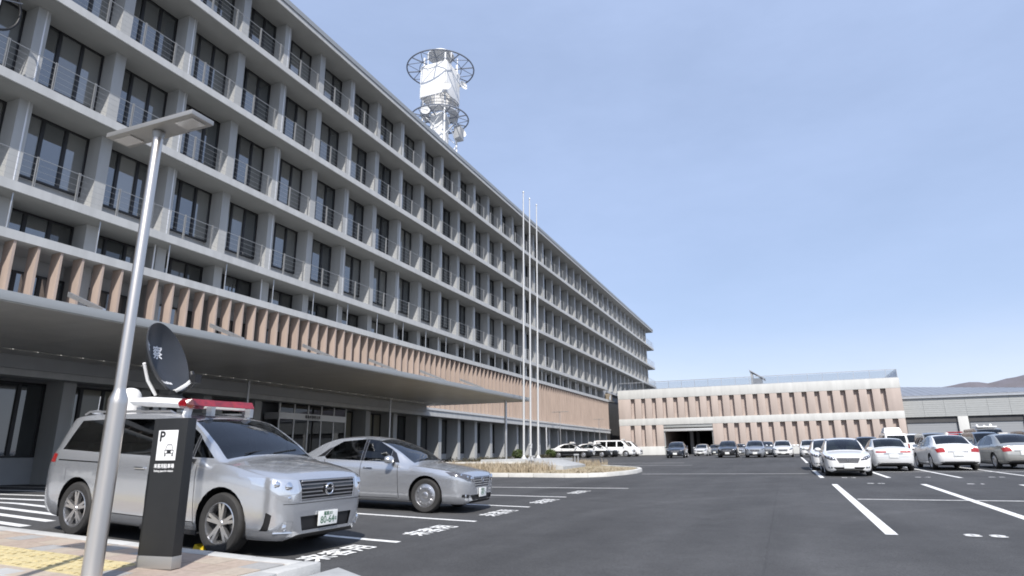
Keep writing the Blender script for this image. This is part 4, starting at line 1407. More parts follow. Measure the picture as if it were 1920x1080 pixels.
    for xa in (xf, xr):
        for s in (-1, 1):
            y = (wm(xa) - S.get('tw', .2) * .5 - .012) * s
            wh = empty('wheel', (X0 - xa, y, R_))
            wh.parent = root
            if s < 0: wh.rotation_euler = (0, 0, pi)
            if xa == xf and S.get('steer'): wh.rotation_euler = (0, 0, wh.rotation_euler.z + S['steer'])
            link('tyre', ty, wh); link('rim', rim, wh); link('brake', dk, wh)
    # door mirrors
    mx_, mz = S['mirror']
    ym = wm(mx_)
    for s in (-1, 1):
        mm = MB()
        mm.lathe([(.001, .06), (.05, .055), (.085, .02), (.092, -.03), (.088, -.055), (.001, -.055)], 'x', n=16)
        me = mm.mesh('mirror', [pt], 50)
        for v in me.vertices:
            v.co.y *= 1.25; v.co.z *= .82
        mo = link('mirror', me, root, (X0 - mx_, s * (ym + .10), mz + .03))
        MB().box(-.025, .03, min(-s * .14, 0), max(-s * .14, 0), -.065, -.03).build('mirror_arm', M['black'], mo)
        MB().box(-.060, -.056, -.09, .09, -.055, .055).build('mirror_glass', M['chrome'], mo)
    # handles
    for hx, hz in S.get('handles', []):
        for s in (-1, 1):
            yb = wm(hx) - .002
            MB().box(-.10, .10, -.012, .012, -.013, .013).build('door_handle', M[S.get('handle_mat', 'chrome')], root, (X0 - hx, s * (yb + .004), hz), bevel=.005)
    # number plates
    for end, z, txt, on in S.get('plates', []):
        x = X0 + .020 if end == 'f' else X0 - L - .020
        p_ = MB().box(-.006, .006, -.165, .165, -.082, .082).build('number_plate', M['plate'], root, (x, on, z), bevel=.004)
        if txt:
            sgn = 1 if end == 'f' else -1
            for tx, sz_, yy, zz_ in ((txt[0], .052, 0, .048), (txt[1], .115, -.012, -.022), (txt[2], .05, .13, -.02)):
                me = textmesh(tx, sz_, M['plate_green'], 'characters', bold=.001, sx=.9)
                link('characters', me, p_, (.0065 * sgn, yy * sgn, zz_), (RAD(90), 0, RAD(90 * sgn)))
    # wipers
    if S.get('wipers', True):
        (wx0, wx1) = S['screen']
        for y0, y1 in ((.05, .52), (-.42, .02)):
            a = (X0 - wx0 - .04, y0, top(wx0 + .04) + .005); b2 = (X0 - wx0 - .13, y1, top(wx0 + .13) - .02)
            MB().tube(a, b2, .008, n=5).build('wiper', M['black'], root)
    c = Car(); c.root = root; c.X0 = X0; c.S = S; c.body = body
    return c

def pose(root, u, v, yaw):
    e = .8
    nx = (zg(u + e, v) - zg(u - e, v)) / (2 * e); ny = (zg(u, v + e) - zg(u, v - e)) / (2 * e)
    up = Vector((-nx, -ny, 1)).normalized()
    fw = Vector((cos(yaw), sin(yaw), 0)); fw = (fw - up * fw.dot(up)).normalized()
    lf = up.cross(fw)
    mw = Matrix(((fw.x, lf.x, up.x, u), (fw.y, lf.y, up.y, v), (fw.z, lf.z, up.z, zg(u, v)), (0, 0, 0, 1)))
    root.rotation_euler = mw.to_euler()
    root.location = (u, v, zg(u, v))

def copy_tree(o, parent=None):
    c = o.copy()
    COL.objects.link(c)
    if parent: c.parent = parent
    for ch in o.children: copy_tree(ch, c)
    return c

def repaint(root, m):
    def rec(o):
        b_ = o.name.split('.')[0]
        if o.type == 'MESH' and b_ in ('body', 'mirror'):
            o.material_slots[0].link = 'OBJECT'
            o.material_slots[0].material = m
        for c in o.children: rec(c)
    rec(root)

def seam(x0, z0, x1, z1, w=.010):
    """a panel gap as a thin quad in side view"""
    dx, dz = x1 - x0, z1 - z0
    l = math.hypot(dx, dz); px, pz = -dz / l * w / 2, dx / l * w / 2
    return [(x0 + px, z0 + pz), (x1 + px, z1 + pz), (x1 - px, z1 - pz), (x0 - px, z0 - pz)]

# --- the satellite minivan
VAN = dict(name='police_minivan', L=4.52, xf=.86, xr=3.62, R=.345, tw=.21, arch=.395, paint='p_silver', wheels='alloy', step=.07,
    top=[(0, .78), (.03, .86), (.09, .915), (.25, .965), (.6, 1.03), (.92, 1.078), (1.25, 1.285), (1.6, 1.485), (1.8, 1.565), (2.3, 1.63), (3.0, 1.648), (3.8, 1.63), (4.2, 1.595), (4.31, 1.54), (4.41, 1.25), (4.46, 1.0), (4.50, .8), (4.52, .6)],
    bottom=[(0, .25), (.1, .19), (.5, .19), (4.0, .21), (4.45, .25), (4.52, .32)],
    belt=[(0, .70), (.05, .79), (.12, .845), (.4, .915), (.92, 1.005), (2, 1.02), (3.6, 1.05), (4.3, 1.07), (4.42, 1.0), (4.52, .58)],
    wmax=[(0, .55), (.04, .63), (.12, .72), (.28, .79), (.6, .832), (1, .848), (3.6, .85), (4.2, .835), (4.42, .79), (4.5, .72), (4.52, .66)],
    wroof=[(0, .45), (.12, .61), (.4, .70), (.92, .745), (1.25, .72), (1.8, .645), (2.5, .64), (4, .635), (4.31, .62), (4.45, .66), (4.52, .6)],
    drop=[(0, .03), (.3, .05), (.92, .055), (1.3, .06), (1.9, .05), (4, .05), (4.3, .05), (4.52, .03)],
    screen=(.97, 1.74), cabin=(1.0, 4.2), cabin_z=.93, seats=[(2.0, (-.38, .38)), (2.95, (-.38, .38)), (3.8, (-.38, 0, .38))], mirror=(1.42, 1.05),
    handles=[(2.02, .91), (2.36, .915)], plates=[('f', .395, ('福島301', '80-64', 'な'), 0), ('r', .62, None, 0)],
    cuts=[
        ('windscreen', 'top', [(.985, -.70), (.985, .70), (1.75, .595), (1.75, -.595)], 'wind', -.004, 'one', (.9, 1.9)),
        ('rear_window', 'front', [(-.58, 1.10), (.58, 1.10), (.54, 1.50), (-.54, 1.50)], 'tint', -.004, 'one', (4.1, 4.52)),
        ('quarter_window', 'side', [(1.12, 1.065), (1.46, 1.07), (1.46, 1.30)], 'tint', -.004),
        ('window_trim', 'side', [(1.465, 1.05), (1.505, 1.05), (1.505, 1.34), (1.465, 1.31)], 'black', -.003),
        ('door_window', 'side', [(1.51, 1.055), (2.13, 1.065), (2.13, 1.525), (1.86, 1.515), (1.51, 1.345)], 'tint', -.004),
        ('pillar_trim', 'side', [(2.133, 1.065), (2.237, 1.065), (2.237, 1.525), (2.133, 1.525)], 'black_gloss', -.002),
        ('door_window', 'side', [(2.24, 1.065), (3.12, 1.08), (3.12, 1.53), (2.24, 1.53)], 'tint', -.004),
        ('pillar_trim', 'side', [(3.123, 1.08), (3.197, 1.08), (3.197, 1.53), (3.123, 1.53)], 'black_gloss', -.002),
        ('quarter_window', 'side', [(3.20, 1.08), (4.16, 1.105), (4.02, 1.50), (3.20, 1.53)], 'tint', -.004),
        ('grille', 'front', [(-.44, .615), (.44, .615), (.47, .845), (-.47, .845)], 'black_gloss', -.01, 'one', (0, .5)),
        ('lower_intake', 'front', [(-.40, .285), (.40, .285), (.44, .44), (-.44, .44)], 'black', -.02, 'one', (0, .4)),
        ('headlight', 'front', [(.49, .70), (.70, .685), (.812, .80), (.812, .875), (.50, .845)], 'lamp_clear', .002, 'both', (0, .75)),
        ('headlight', 'front', [(.48, .605), (.66, .62), (.74, .675), (.48, .692)], 'lamp_clear', .002, 'both', (0, .75)),
        ('fog_lamp_surround', 'front', [(.55, .285), (.72, .285), (.735, .32), (.64, .40), (.55, .40)], 'lamp_clear', -.004, 'both', (0, .6)),
        ('side_intake', 'front', [(.735, .30), (.765, .30), (.765, .50), (.735, .47)], 'black', -.012, 'both', (0, .6)),
        ('tail_light', 'side', [(4.22, .93), (4.52, .93), (4.52, 1.06), (4.22, 1.04)], 'lamp_red', .003, 'both', (4.2, 4.52)),
        ('panel_gap', 'side', seam(1.30, .30, 1.34, .98), 'black', -.006), ('panel_gap', 'side', seam(2.185, .28, 2.185, 1.06), 'black', -.006),
        ('panel_gap', 'side', seam(3.15, .30, 3.15, 1.07), 'black', -.006), ('panel_gap', 'side', seam(2.19, .335, 3.145, .345), 'black', -.006),
        ('panel_gap', 'side', seam(3.17, .955, 4.15, .965, .016), 'black', -.008), ('panel_gap', 'side', seam(1.31, .335, 2.18, .335), 'black', -.006),
        ('panel_gap', 'front', [(-.66, .583), (.66, .583), (.66, .590), (-.66, .590)], 'black', -.006, 'one', (0, .4)),
        ('fuel_flap_gap', 'side', seam(3.92, .70, 3.92, .86, .008), 'black', -.004),
    ])
van = build_car(VAN)
vr, VX = van.root, van.X0
# grille bars: stacked bright bars with an emblem ring in the middle
def grille_bar(z, w_, h_, parent, gap=0, m_='chrome', S=VAN, X=VX, proud=.004):
    wm = curve(S['wmax'])
    for s in ((-1, 1) if gap else (0,)):
        mb = MB()
        a = [-1 + 2 * i / 16 for i in range(17)]
        ys = [q * w_ for q in a] if not gap else [s * (gap + (w_ - gap) * i / 10) for i in range(11)]
        pts = []
        for y in ys:
            x = 0
            for q in range(60):
                xx = q * .005
                if wm(xx) - .03 >= abs(y): x = xx; break
            pts.append((X - x * .5 + proud, y))
        for (x0, y0), (x1, y1) in zip(pts, pts[1:]):
            mb.hexa([(x0 - .02, y0, z - h_), (x0, y0, z - h_ * .6), (x1, y1, z - h_ * .6), (x1 - .02, y1, z - h_)], [(x0 - .02, y0, z + h_), (x0, y0, z + h_ * .6), (x1, y1, z + h_ * .6), (x1 - .02, y1, z + h_)])
        mb.build('grille_bar', M[m_], parent)
def nose_x(S, y):
    f = curve(S['wmax'])
    for q in range(400):
        if f(q * .002) - .02 >= abs(y): return q * .002
    return .5
grl = [c for c in vr.children if c.name.startswith('grille')][0]
for z, w_, gp in ((.832, .455, 0), (.792, .452, 0), (.748, .45, .11), (.706, .447, .11), (.662, .443, 0), (.626, .44, 0)): grille_bar(z, w_, .0085, grl, gp, 'alloy')
e_ = MB().ring((0, 0, 0), .062, .012, 28, 8).box(-.072, .072, -.008, .012, -.012, .012).build('emblem', M['chrome'], grl, (VX + .012, 0, .727), smooth=50)
e_.rotation_euler = (RAD(90), 0, RAD(90))
for s in (-1, 1):
    for y, z, r in ((.60, .775, .045), (.70, .80, .038), (.60, .652, .034)):
        b_ = MB().lathe([(.001, .03), (r * .6, .022), (r, 0), (r * 1.25, -.01)], 'x', n=14).build('lamp_reflector', M['chrome'], vr, (VX - nose_x(VAN, y) - .012, s * y, z), smooth=50)
    MB().lathe([(.001, .012), (.03, .01), (.04, 0)], 'x', n=14).build('fog_lamp', M['lamp_clear'], vr, (VX - nose_x(VAN, .62) - .004, s * .62, .335), smooth=50)
    MB().tube((VX - nose_x(VAN, .55) + .004, s * .55, .278), (VX - nose_x(VAN, .71) + .004, s * .71, .278), .010, n=6).build('fog_lamp_trim', M['chrome'], vr)
    # roof rails, rain channels
    MB().path([(VX - 2.15, s * .61, 1.60), (VX - 2.25, s * .61, 1.635), (VX - 4.0, s * .605, 1.628), (VX - 4.1, s * .60, 1.59)], .014).build('roof_rail', M['alloy'], vr, smooth=50)
    MB().hexa([(VX - 2.2, s * .845 - .01, .20), (VX - 1.2, s * .845 - .01, .20), (VX - 1.2, s * .845 + .01, .20), (VX - 2.2, s * .845 + .01, .20)], [(VX - 2.2, s * .84 - .01, .25), (VX - 1.2, s * .84 - .01, .25), (VX - 1.2, s * .84 + .012, .25), (VX - 2.2, s * .84 + .012, .25)]).build('sill_trim', M['black'], vr)
# equipment on the roof: fairing, light bar, dish, dome, whip aerial
fx = lambda x: VX - x
m = MB()
st = [(2.02, .38, 1.69, 1.74), (2.12, .42, 1.68, 1.79), (2.35, .40, 1.68, 1.81), (2.7, .38, 1.70, 1.83), (3.1, .44, 1.71, 1.85), (3.45, .42, 1.73, 1.84), (3.55, .30, 1.76, 1.82)]
rn = []
for x, w_, z0, z1 in st:
    rn.append([(fx(x), -w_ * .8, z0), (fx(x), w_ * .8, z0), (fx(x), w_, z0 + (z1 - z0) * .45), (fx(x), w_ * .72, z1), (fx(x), -w_ * .72, z1), (fx(x), -w_, z0 + (z1 - z0) * .45)])
vs = [p for r in rn for p in r]
fs = [(k * 6 + i, k * 6 + (i + 1) % 6, (k + 1) * 6 + (i + 1) % 6, (k + 1) * 6 + i) for k in range(len(st) - 1) for i in range(6)] + [tuple(range(6)), tuple((len(st) - 1) * 6 + i for i in range(6))]
m.add(vs, fs)
m.build('roof_fairing', M['white_paint'], vr, smooth=40)
for x in (1.85, 3.3):
    for s in (-1, 1): MB().box(fx(x) - .05, fx(x) + .05, s * .32 - .03, s * .32 + .03, 1.58, 1.70).build('fairing_foot', M['galv'], vr)
lb = MB()
sec = lambda w_, y: [(fx(2.12) - .11, y, 1.68), (fx(2.12) + .13, y, 1.67), (fx(2.12) + .165, y, 1.715), (fx(2.12) + .11, y, 1.80), (fx(2.12) - .08, y, 1.805), (fx(2.12) - .15, y, 1.75)]
def barpiece(y0, y1, m_, nm, tap0=1, tap1=1):
    a = [(fx(2.12) + (p[0] - fx(2.12)) * tap0, p[1], 1.74 + (p[2] - 1.74) * tap0) for p in sec(0, y0)]
    b2 = [(fx(2.12) + (p[0] - fx(2.12)) * tap1, p[1], 1.74 + (p[2] - 1.74) * tap1) for p in sec(0, y1)]
    return MB().add(a + b2, [(i, (i + 1) % 6, 6 + (i + 1) % 6, 6 + i) for i in range(6)] + [tuple(range(6)), tuple(range(6, 12))]).build(nm, M[m_], vr, smooth=30)
barpiece(-.56, -.50, 'bar_red', 'light_bar_end', .55, 1); barpiece(-.499, -.16, 'bar_red', 'light_bar_lens'); barpiece(-.159, .159, 'bar_red', 'light_bar_centre', .95, .95)
barpiece(.16, .499, 'bar_red', 'light_bar_lens'); barpiece(.50, .56, 'bar_red', 'light_bar_end', 1, .55)
MB().box(fx(2.12) + .135, fx(2.12) + .165, -.34, .34, 1.675, 1.71).build('light_bar_window', M['bar_clear'], vr, bevel=.008)
for s in (-1, 1):
    MB().hexa([(fx(2.14), s * .50 - .025, 1.56), (fx(2.04), s * .50 - .025, 1.54), (fx(2.04), s * .50 + .025, 1.54), (fx(2.14), s * .50 + .025, 1.56)], [(fx(2.14), s * .47 - .03, 1.70), (fx(2.04), s * .47 - .03, 1.695), (fx(2.04), s * .47 + .03, 1.695), (fx(2.14), s * .47 + .03, 1.70)]).build('light_bar_foot', M['white_paint'], vr)
# dish: offset paraboloid looking forward and up
ds = empty('satellite_dish', (fx(3.12), 0, 1.80)); ds.parent = vr
MB().lathe([(.20, 0), (.20, .05), (.14, .09), (.001, .09)], 'z', n=20).box(-.16, .10, -.10, .10, .02, .16).build('turntable', M['black'], ds, smooth=35)
dm = MB()
NR, NA = 8, 40
dv_, df_ = [], []
a_, b_, dep = .47, .57, .21
for sgn in (0, 1):
    for i in range(NR + 1):
        r = i / NR
        for k in range(NA):
            t = 2 * pi * k / NA
            y, z = a_ * r * cos(t), b_ * r * sin(t)
            dv_.append((dep * r * r - (.028 if sgn else 0), y, z + .60))
for sgn in (0, 1):
    o_ = sgn * (NR + 1) * NA
    for i in range(NR):
        for k in range(NA):
            k2 = (k + 1) % NA
            df_.append((o_ + i * NA + k, o_ + i * NA + k2, o_ + (i + 1) * NA + k2, o_ + (i + 1) * NA + k))
o_ = (NR + 1) * NA
for k in range(NA): df_.append((NR * NA + k, NR * NA + (k + 1) % NA, o_ + NR * NA + (k + 1) % NA, o_ + NR * NA + k))
dm.add(dv_, df_)
refl = dm.build('reflector', M['dish'], ds, (-.13, 0, .02), smooth=40)
refl.rotation_euler = (0, RAD(-22), RAD(22))
def dishtext(ch, size, y, z):
    me = textmesh(ch, size, M['letter_white'], 'lettering', bold=.004)
    o = link('lettering', me, refl)
    for v in me.vertices:
        yy, zz_ = y + v.co.x, z + v.co.y
        r2 = (yy / a_) ** 2 + ((zz_ - .60) / b_) ** 2
        v.co = (dep * r2 + .006 + v.co.z, yy, zz_)
dishtext('警', .21, -.27, .74); dishtext('察', .21, .04, .74); dishtext('Satellite', .075, -.02, .24)
am = MB().path([(-.08, 0, .12), (.10, 0, .16), (.34, -.02, .24), (.50, -.03, .33)], .026, 10).build('feed_arm', M['white_paint'], ds, smooth=50)
MB().path([(-.05, .05, .10), (.12, .05, .13), (.36, .03, .20), (.50, .0, .31)], .016, 8).build('feed_strut', M['black'], ds, smooth=50)
MB().tube((.46, -.03, .30), (.40, -.03, .42), .045, .035, 12).box(.47, .57, -.08, .02, .26, .38).build('feed_horn', M['black'], ds, smooth=40)
am.rotation_euler = (0, 0, RAD(-2))
MB().path([(-.06, -.1, .10), (-.03, -.26, .30), (.06, -.40, .52)], .024, 8).build('back_frame', M['white_paint'], refl, smooth=50)
MB().lathe([(.001, .37), (.035, .367), (.07, .357), (.10, .338), (.125, .31), (.143, .275), (.154, .23), (.16, .17), (.163, .1), (.165, 0), (.15, -.02)], 'z', (fx(3.88), -.12, 1.635), 24).build('radome', M['white_paint'], vr, smooth=50)
MB().box(fx(4.0), fx(3.7), -.35, .35, 1.64, 1.672).build('equipment_tray', M['alu_white'], vr, bevel=.006)
MB().lathe([(.07, 0), (.07, .05), (.02, .06)], 'z', (fx(4.12), -.42, 1.60), 14).tube((fx(4.12), -.42, 1.64), (fx(4.12), -.42, 1.86), .006, n=6).build('whip_aerial', M['galv'], vr)
tag(vr, 'silver police minivan with satellite dish, white radome and red light bar on its roof', 'minivan')
yw = RAD(-92.9)
vr.scale = (.995,) * 3
ctr = Vector((6.58, 6.05)) - Vector((cos(yw), sin(yw))) * (VAN['xr'] - VAN['xf']) / 2
pose(vr, ctr.x, ctr.y, yw)

# wheel chock by the front wheel
ch = MB()
ch.hexa([(-.10, -.06, 0), (.10, -.06, 0), (.10, .06, 0), (-.10, .06, 0)], [(-.10, -.055, .02), (.07, -.055, .07), (.07, .055, .07), (-.10, .055, .02)])
co = ch.build('wheel_chock', M['yellow'], None, (5.95, 6.52, zg(5.95, 6.52)), bevel=.006)
co.rotation_euler = (0, 0, RAD(80))
tag(co, 'small yellow wheel chock on the asphalt behind the front wheel of the minivan', 'wheel chock')

# --- saloon
def sedan_spec(name, paint_, **kw):
    S = dict(name=name, L=4.25, xf=.81, xr=3.32, R=.303, tw=.18, arch=.345, paint=paint_, wheels='cap', step=.085,
    top=[(0, .63), (.03, .685), (.1, .735), (.35, .795), (.8, .86), (1.06, .895), (1.5, 1.125), (1.85, 1.275), (2.1, 1.335), (2.5, 1.37), (2.9, 1.35), (3.2, 1.27), (3.6, 1.06), (3.80, .965), (4.05, .945), (4.15, .92), (4.21, .80), (4.25, .62)],
    bottom=[(0, .23), (.1, .165), (.5, .165), (3.8, .18), (4.15, .24), (4.25, .34)],
    belt=[(0, .58), (.05, .655), (.2, .715), (.6, .775), (1.08, .82), (2, .85), (3.2, .89), (3.9, .90), (4.15, .87), (4.25, .60)],
    wmax=[(0, .50), (.04, .60), (.12, .68), (.28, .745), (.6, .78), (1, .79), (3.3, .79), (3.9, .765), (4.12, .72), (4.2, .66), (4.25, .58)],
    wroof=[(0, .42), (.12, .58), (.5, .64), (1.06, .66), (1.5, .63), (1.9, .56), (2.5, .535), (2.9, .54), (3.3, .58), (3.78, .62), (4.1, .60), (4.25, .5)],
    drop=[(0, .02), (.3, .05), (1.08, .05), (1.9, .05), (2.5, .045), (3.2, .05), (3.8, .04), (4.25, .02)],
    screen=(1.10, 1.95), cabin=(1.12, 3.6), cabin_z=.80, seats=[(2.0, (-.36, .36)), (2.95, (-.36, .36))], mirror=(1.52, .90),
    handles=[(2.06, .77), (2.95, .80)], plates=[('f', .38, None, 0), ('r', .62, None, 0)],
    cuts=[
        ('windscreen', 'top', [(1.13, -.625), (1.13, .625), (1.97, .515), (1.97, -.515)], 'wind', -.004, 'one', (1.0, 2.2)),
        ('rear_window', 'top', [(3.02, -.51), (3.02, .51), (3.68, .575), (3.68, -.575)], 'rearglass', -.004, 'one', (2.8, 3.8)),
        ('door_window', 'side', [(1.62, .885), (2.20, .895), (2.20, 1.305), (1.99, 1.28), (1.62, 1.115)], 'rearglass', -.004),
        ('window_trim', 'side', [(1.40, .875), (1.615, .884), (1.615, 1.11), (1.52, 1.05)], 'black_gloss', -.002),
        ('pillar_trim', 'side', [(2.205, .895), (2.265, .897), (2.265, 1.308), (2.205, 1.305)], 'black_gloss', -.002),
        ('door_window', 'side', [(2.27, .897), (3.06, .915), (3.12, .96), (2.98, 1.15), (2.80, 1.255), (2.27, 1.308)], 'rearglass', -.004),
        ('window_trim', 'side', [(3.125, .965), (3.30, .945), (3.06, 1.12), (2.99, 1.148)], 'black_gloss', -.002),
        ('grille', 'front', [(-.30, .465), (.30, .465), (.39, .645), (-.39, .645)], 'lamp_dark', -.006, 'one', (0, .4)),
        ('lower_intake', 'front', [(-.42, .235), (.42, .235), (.52, .325), (-.52, .325)], 'black', -.02, 'one', (0, .4)),
        ('headlight', 'front', [(.40, .555), (.58, .570), (.745, .665), (.745, .735), (.44, .665)], 'lamp_dark', .002, 'both', (0, .7)),
        ('fog_lamp_surround', 'front', [(.535, .27), (.66, .29), (.66, .34), (.535, .335)], 'black', -.006, 'both', (0, .5)),
        ('tail_light', 'front', [(.42, .69), (.70, .67), (.735, .80), (.56, .865), (.45, .85)], 'lamp_red', .003, 'both', (3.75, 4.25)),
        ('panel_gap', 'side', seam(1.37, .24, 1.42, .86), 'black', -.005), ('panel_gap', 'side', seam(2.235, .22, 2.235, .89), 'black', -.005),
        ('panel_gap', 'side', seam(2.93, .62, 3.10, .90), 'black', -.005), ('panel_gap', 'side', seam(1.39, .235, 2.9, .235), 'black', -.005),
        ('panel_gap', 'front', [(-.66, .655), (.66, .655), (.66, .662), (-.66, .662)], 'black', -.005, 'one', (3.9, 4.25)),
        ('side_moulding', 'side', seam(1.2, .335, 2.9, .345, .018), 'p_silver', .006),
    ])
    S.update(kw)
    return S
def dress_sedan(c, chrome=True):
    r, X = c.root, c.X0
    for s in (-1, 1):
        for y, z, q in ((.49, .615, .036), (.58, .640, .034), (.665, .675, .028)):
            MB().lathe([(.001, .02), (q * .6, .015), (q, 0)], 'x', n=12).build('lamp_reflector', M['chrome'], r, (X - nose_x(c.S, y) - .004, s * y, z), smooth=50)
        MB().lathe([(.001, .012), (.025, .01), (.032, 0)], 'x', n=12).build('fog_lamp', M['lamp_clear'], r, (X - nose_x(c.S, .60) - .002, s * .60, .312), smooth=50)
    for z, w_ in ((.625, .36), (.58, .34), (.535, .33), (.495, .31)):
        grille_bar(z, w_, .006, r, 0, 'wall_grey' if z < .6 else 'chrome', c.S, X, .002)
    e_ = MB().ring((0, 0, 0), .042, .008, 20, 6).build('emblem', M['chrome'], r, (X + .012, 0, .585), smooth=50)
    e_.rotation_euler = (RAD(90), 0, RAD(90))
    MB().box(-.012, .012, -.34, .34, -.012, .012).build('boot_trim', M['chrome'], r, (X - 4.245, 0, .715), bevel=.004)
    MB().box(-.03, .03, -.62, .62, -.02, .02).build('bumper_lip', M['black'], r, (X - 4.20, 0, .30), bevel=.01)

sed = build_car(sedan_spec('saloon_car', 'p_silver', plates=[('f', .36, ('福島501', '·897', 'す'), 0), ('r', .62, None, 0)]))
dress_sedan(sed)
tag(sed.root, 'silver saloon car with steel wheel covers parked beside the satellite minivan', 'car')
yw = RAD(-87.5)
ctr = Vector((11.38, 6.27)) - Vector((cos(yw), sin(yw))) * 2.51 / 2
pose(sed.root, ctr.x, ctr.y, yw)

def another(src, u, v, yawdeg, paint_, label, group=None, scale=1.0, drop=()):
    r = copy_tree(src.root)
    for k in ('group',):
        if k in r: del r[k]
    tag(r, label, src.root['category'], group)
    for c in list(r.children):
        if c.name.split('.')[0] == 'number_plate':
            for q in list(c.children): bpy.data.objects.remove(q)
    repaint(r, M[paint_])
    pose(r, u, v, RAD(yawdeg))
    if scale != 1: r.scale = (scale,) * 3
    return r
def light_bubble(u, v, yawdeg, parent, x, z, red=True):
    pass

PK = 'cars parked in the right hand bays'
FG = 'cars parked in front of the garage'
# white saloon facing us; its twin behind
another(sed, 28.35, -2.02, 180, 'p_white', 'white saloon facing out of its bay, beside the pearl saloon with strip tail lamps', PK)
another(sed, 33.6, -1.75, 180, 'p_white', 'white saloon directly behind another white saloon, only its side edge showing', PK)
# older saloon with strip tail lamps
OLD = sedan_spec('saloon_car', 'p_pearl', top=[(0, .57), (.03, .625), (.1, .68), (.35, .735), (.8, .80), (1.06, .84), (1.5, 1.09), (1.85, 1.25), (2.1, 1.31), (2.5, 1.345), (2.85, 1.32), (3.1, 1.24), (3.5, 1.0), (3.62, .94), (4.05, .93), (4.17, .91), (4.22, .80), (4.25, .60)])
OLD['cuts'] = [c for c in OLD['cuts'] if c[0] not in ('tail_light', 'rear_window')] + [
    ('rear_window', 'top', [(2.92, -.52), (2.92, .52), (3.52, .585), (3.52, -.585)], 'wind', -.004, 'one', (2.7, 3.8)),
    ('tail_light', 'front', [(.25, .745), (.63, .745), (.63, .81), (.25, .81)], 'lamp_red', .003, 'both', (3.8, 4.25)),
    ('bumper_gap', 'front', [(-.62, .57), (.62, .57), (.62, .578), (-.62, .578)], 'black', -.006, 'one', (4.0, 4.25))]
old = build_car(OLD)
dress_sedan(old)
tag(old.root, 'pearl older saloon seen from behind with narrow strip tail lamps', 'car', PK)
pose(old.root, 32.95, -4.02, RAD(1))
c3 = another(sed, 34.0, -6.42, 2, 'p_white', 'white saloon seen from behind with triangular tail lamps and a small roof light', PK, 1.06)
MB().lathe([(.001, .10), (.06, .085), (.085, .03), (.09, 0)], 'z', n=16).build('roof_light', M['bar_clear'], c3, (-.1, -.2, 1.365), smooth=50)
MB().box(-.10, .10, -.35, .02, 0, .04).build('roof_light_base', M['lamp_red'], c3, (-.1, -.25, 1.355), bevel=.01)
c4 = another(sed, 35.0, -8.86, 4, 'p_greige', 'grey beige saloon seen from behind with triangular tail lamps, last in its row', PK, 1.06)
MB().box(-.08, .08, -.16, .16, 0, .06).build('roof_light', M['bar_clear'], c4, (0, -.1, 1.36), bevel=.02)
# far row before the garage
for u, v, y, p_, lb, s in ((64.4, 9.75, 183, 'p_navy', 'dark navy saloon standing before the garage entrance', 1.1),
        (78.7, 9.0, 178, 'p_pearl', 'pale small car beyond the dark navy saloon, at the garage entrance', .98),
        (87.0, 8.3, 180, 'p_blue', 'slate blue car half hidden beside the pale small car at the garage wall', 1.0),
        (64.4, 5.0, 181, 'p_black', 'black saloon parked facing out between the pale small car and a silver saloon', 1.12),
        (83.5, 5.1, 180, 'p_silver2', 'light grey car peeping out behind the black saloon at the garage wall', 1.0),
        (63.4, 2.55, 180, 'p_silver2', 'silver saloon parked facing out next to the black saloon before the garage', 1.1),
        (64.4, .25, 180, 'p_white', 'white saloon parked facing out next to the silver saloon before the garage', 1.08),
        (63.5, -1.95, 180, 'p_white', 'white saloon parked facing out at the end of the row, beside the painted guide line', 1.08),
        (66.5, 1.7, 180, 'p_grey', 'grey car mostly hidden behind the silver saloon before the garage', 1.05)):
    another(sed, u, v, y, p_, lb, FG, s)

# patrol cars: black below, white above, with a roof light bar
PAT = sedan_spec('patrol_car', 'p_white', split=.67, paint2='p_black', cabin_z=.80)
pat = build_car(PAT)
dress_sedan(pat)
lb = MB().box(-.16, .16, -.50, .50, 0, .04)
lbo = lb.build('light_bar_base', M['white_paint'], pat.root, (-.05, 0, 1.375), bevel=.01)
for s in (-1, 1): MB().hexa([(-.13, s * .33 - .16, .041), (.13, s * .33 - .16, .041), (.13, s * .33 + .16, .041), (-.13, s * .33 + .16, .041)], [(-.08, s * .33 - .14, .15), (.06, s * .33 - .14, .15), (.06, s * .33 + .14, .15), (-.08, s * .33 + .14, .15)]).build('beacon', M['bar_clear'], lbo, bevel=.015)
PG = 'police vehicles parked along the building'
tag(pat.root, 'black and white patrol car parked in front of the others, showing its whole side', 'patrol car', PG)
pose(pat.root, 67.6, 21.3, RAD(-91)); pat.root.scale = (1.12,) * 3
for i, (u, v, lb_) in enumerate(((71.6, 20.4, 'second patrol car along the building, its nose beyond the front patrol car'), (74.3, 20.2, 'third patrol car along the building, between the second one and the white minibus'))):
    r = copy_tree(pat.root); pose(r, u, v, RAD(-90)); tag(r, lb_, 'patrol car', PG)

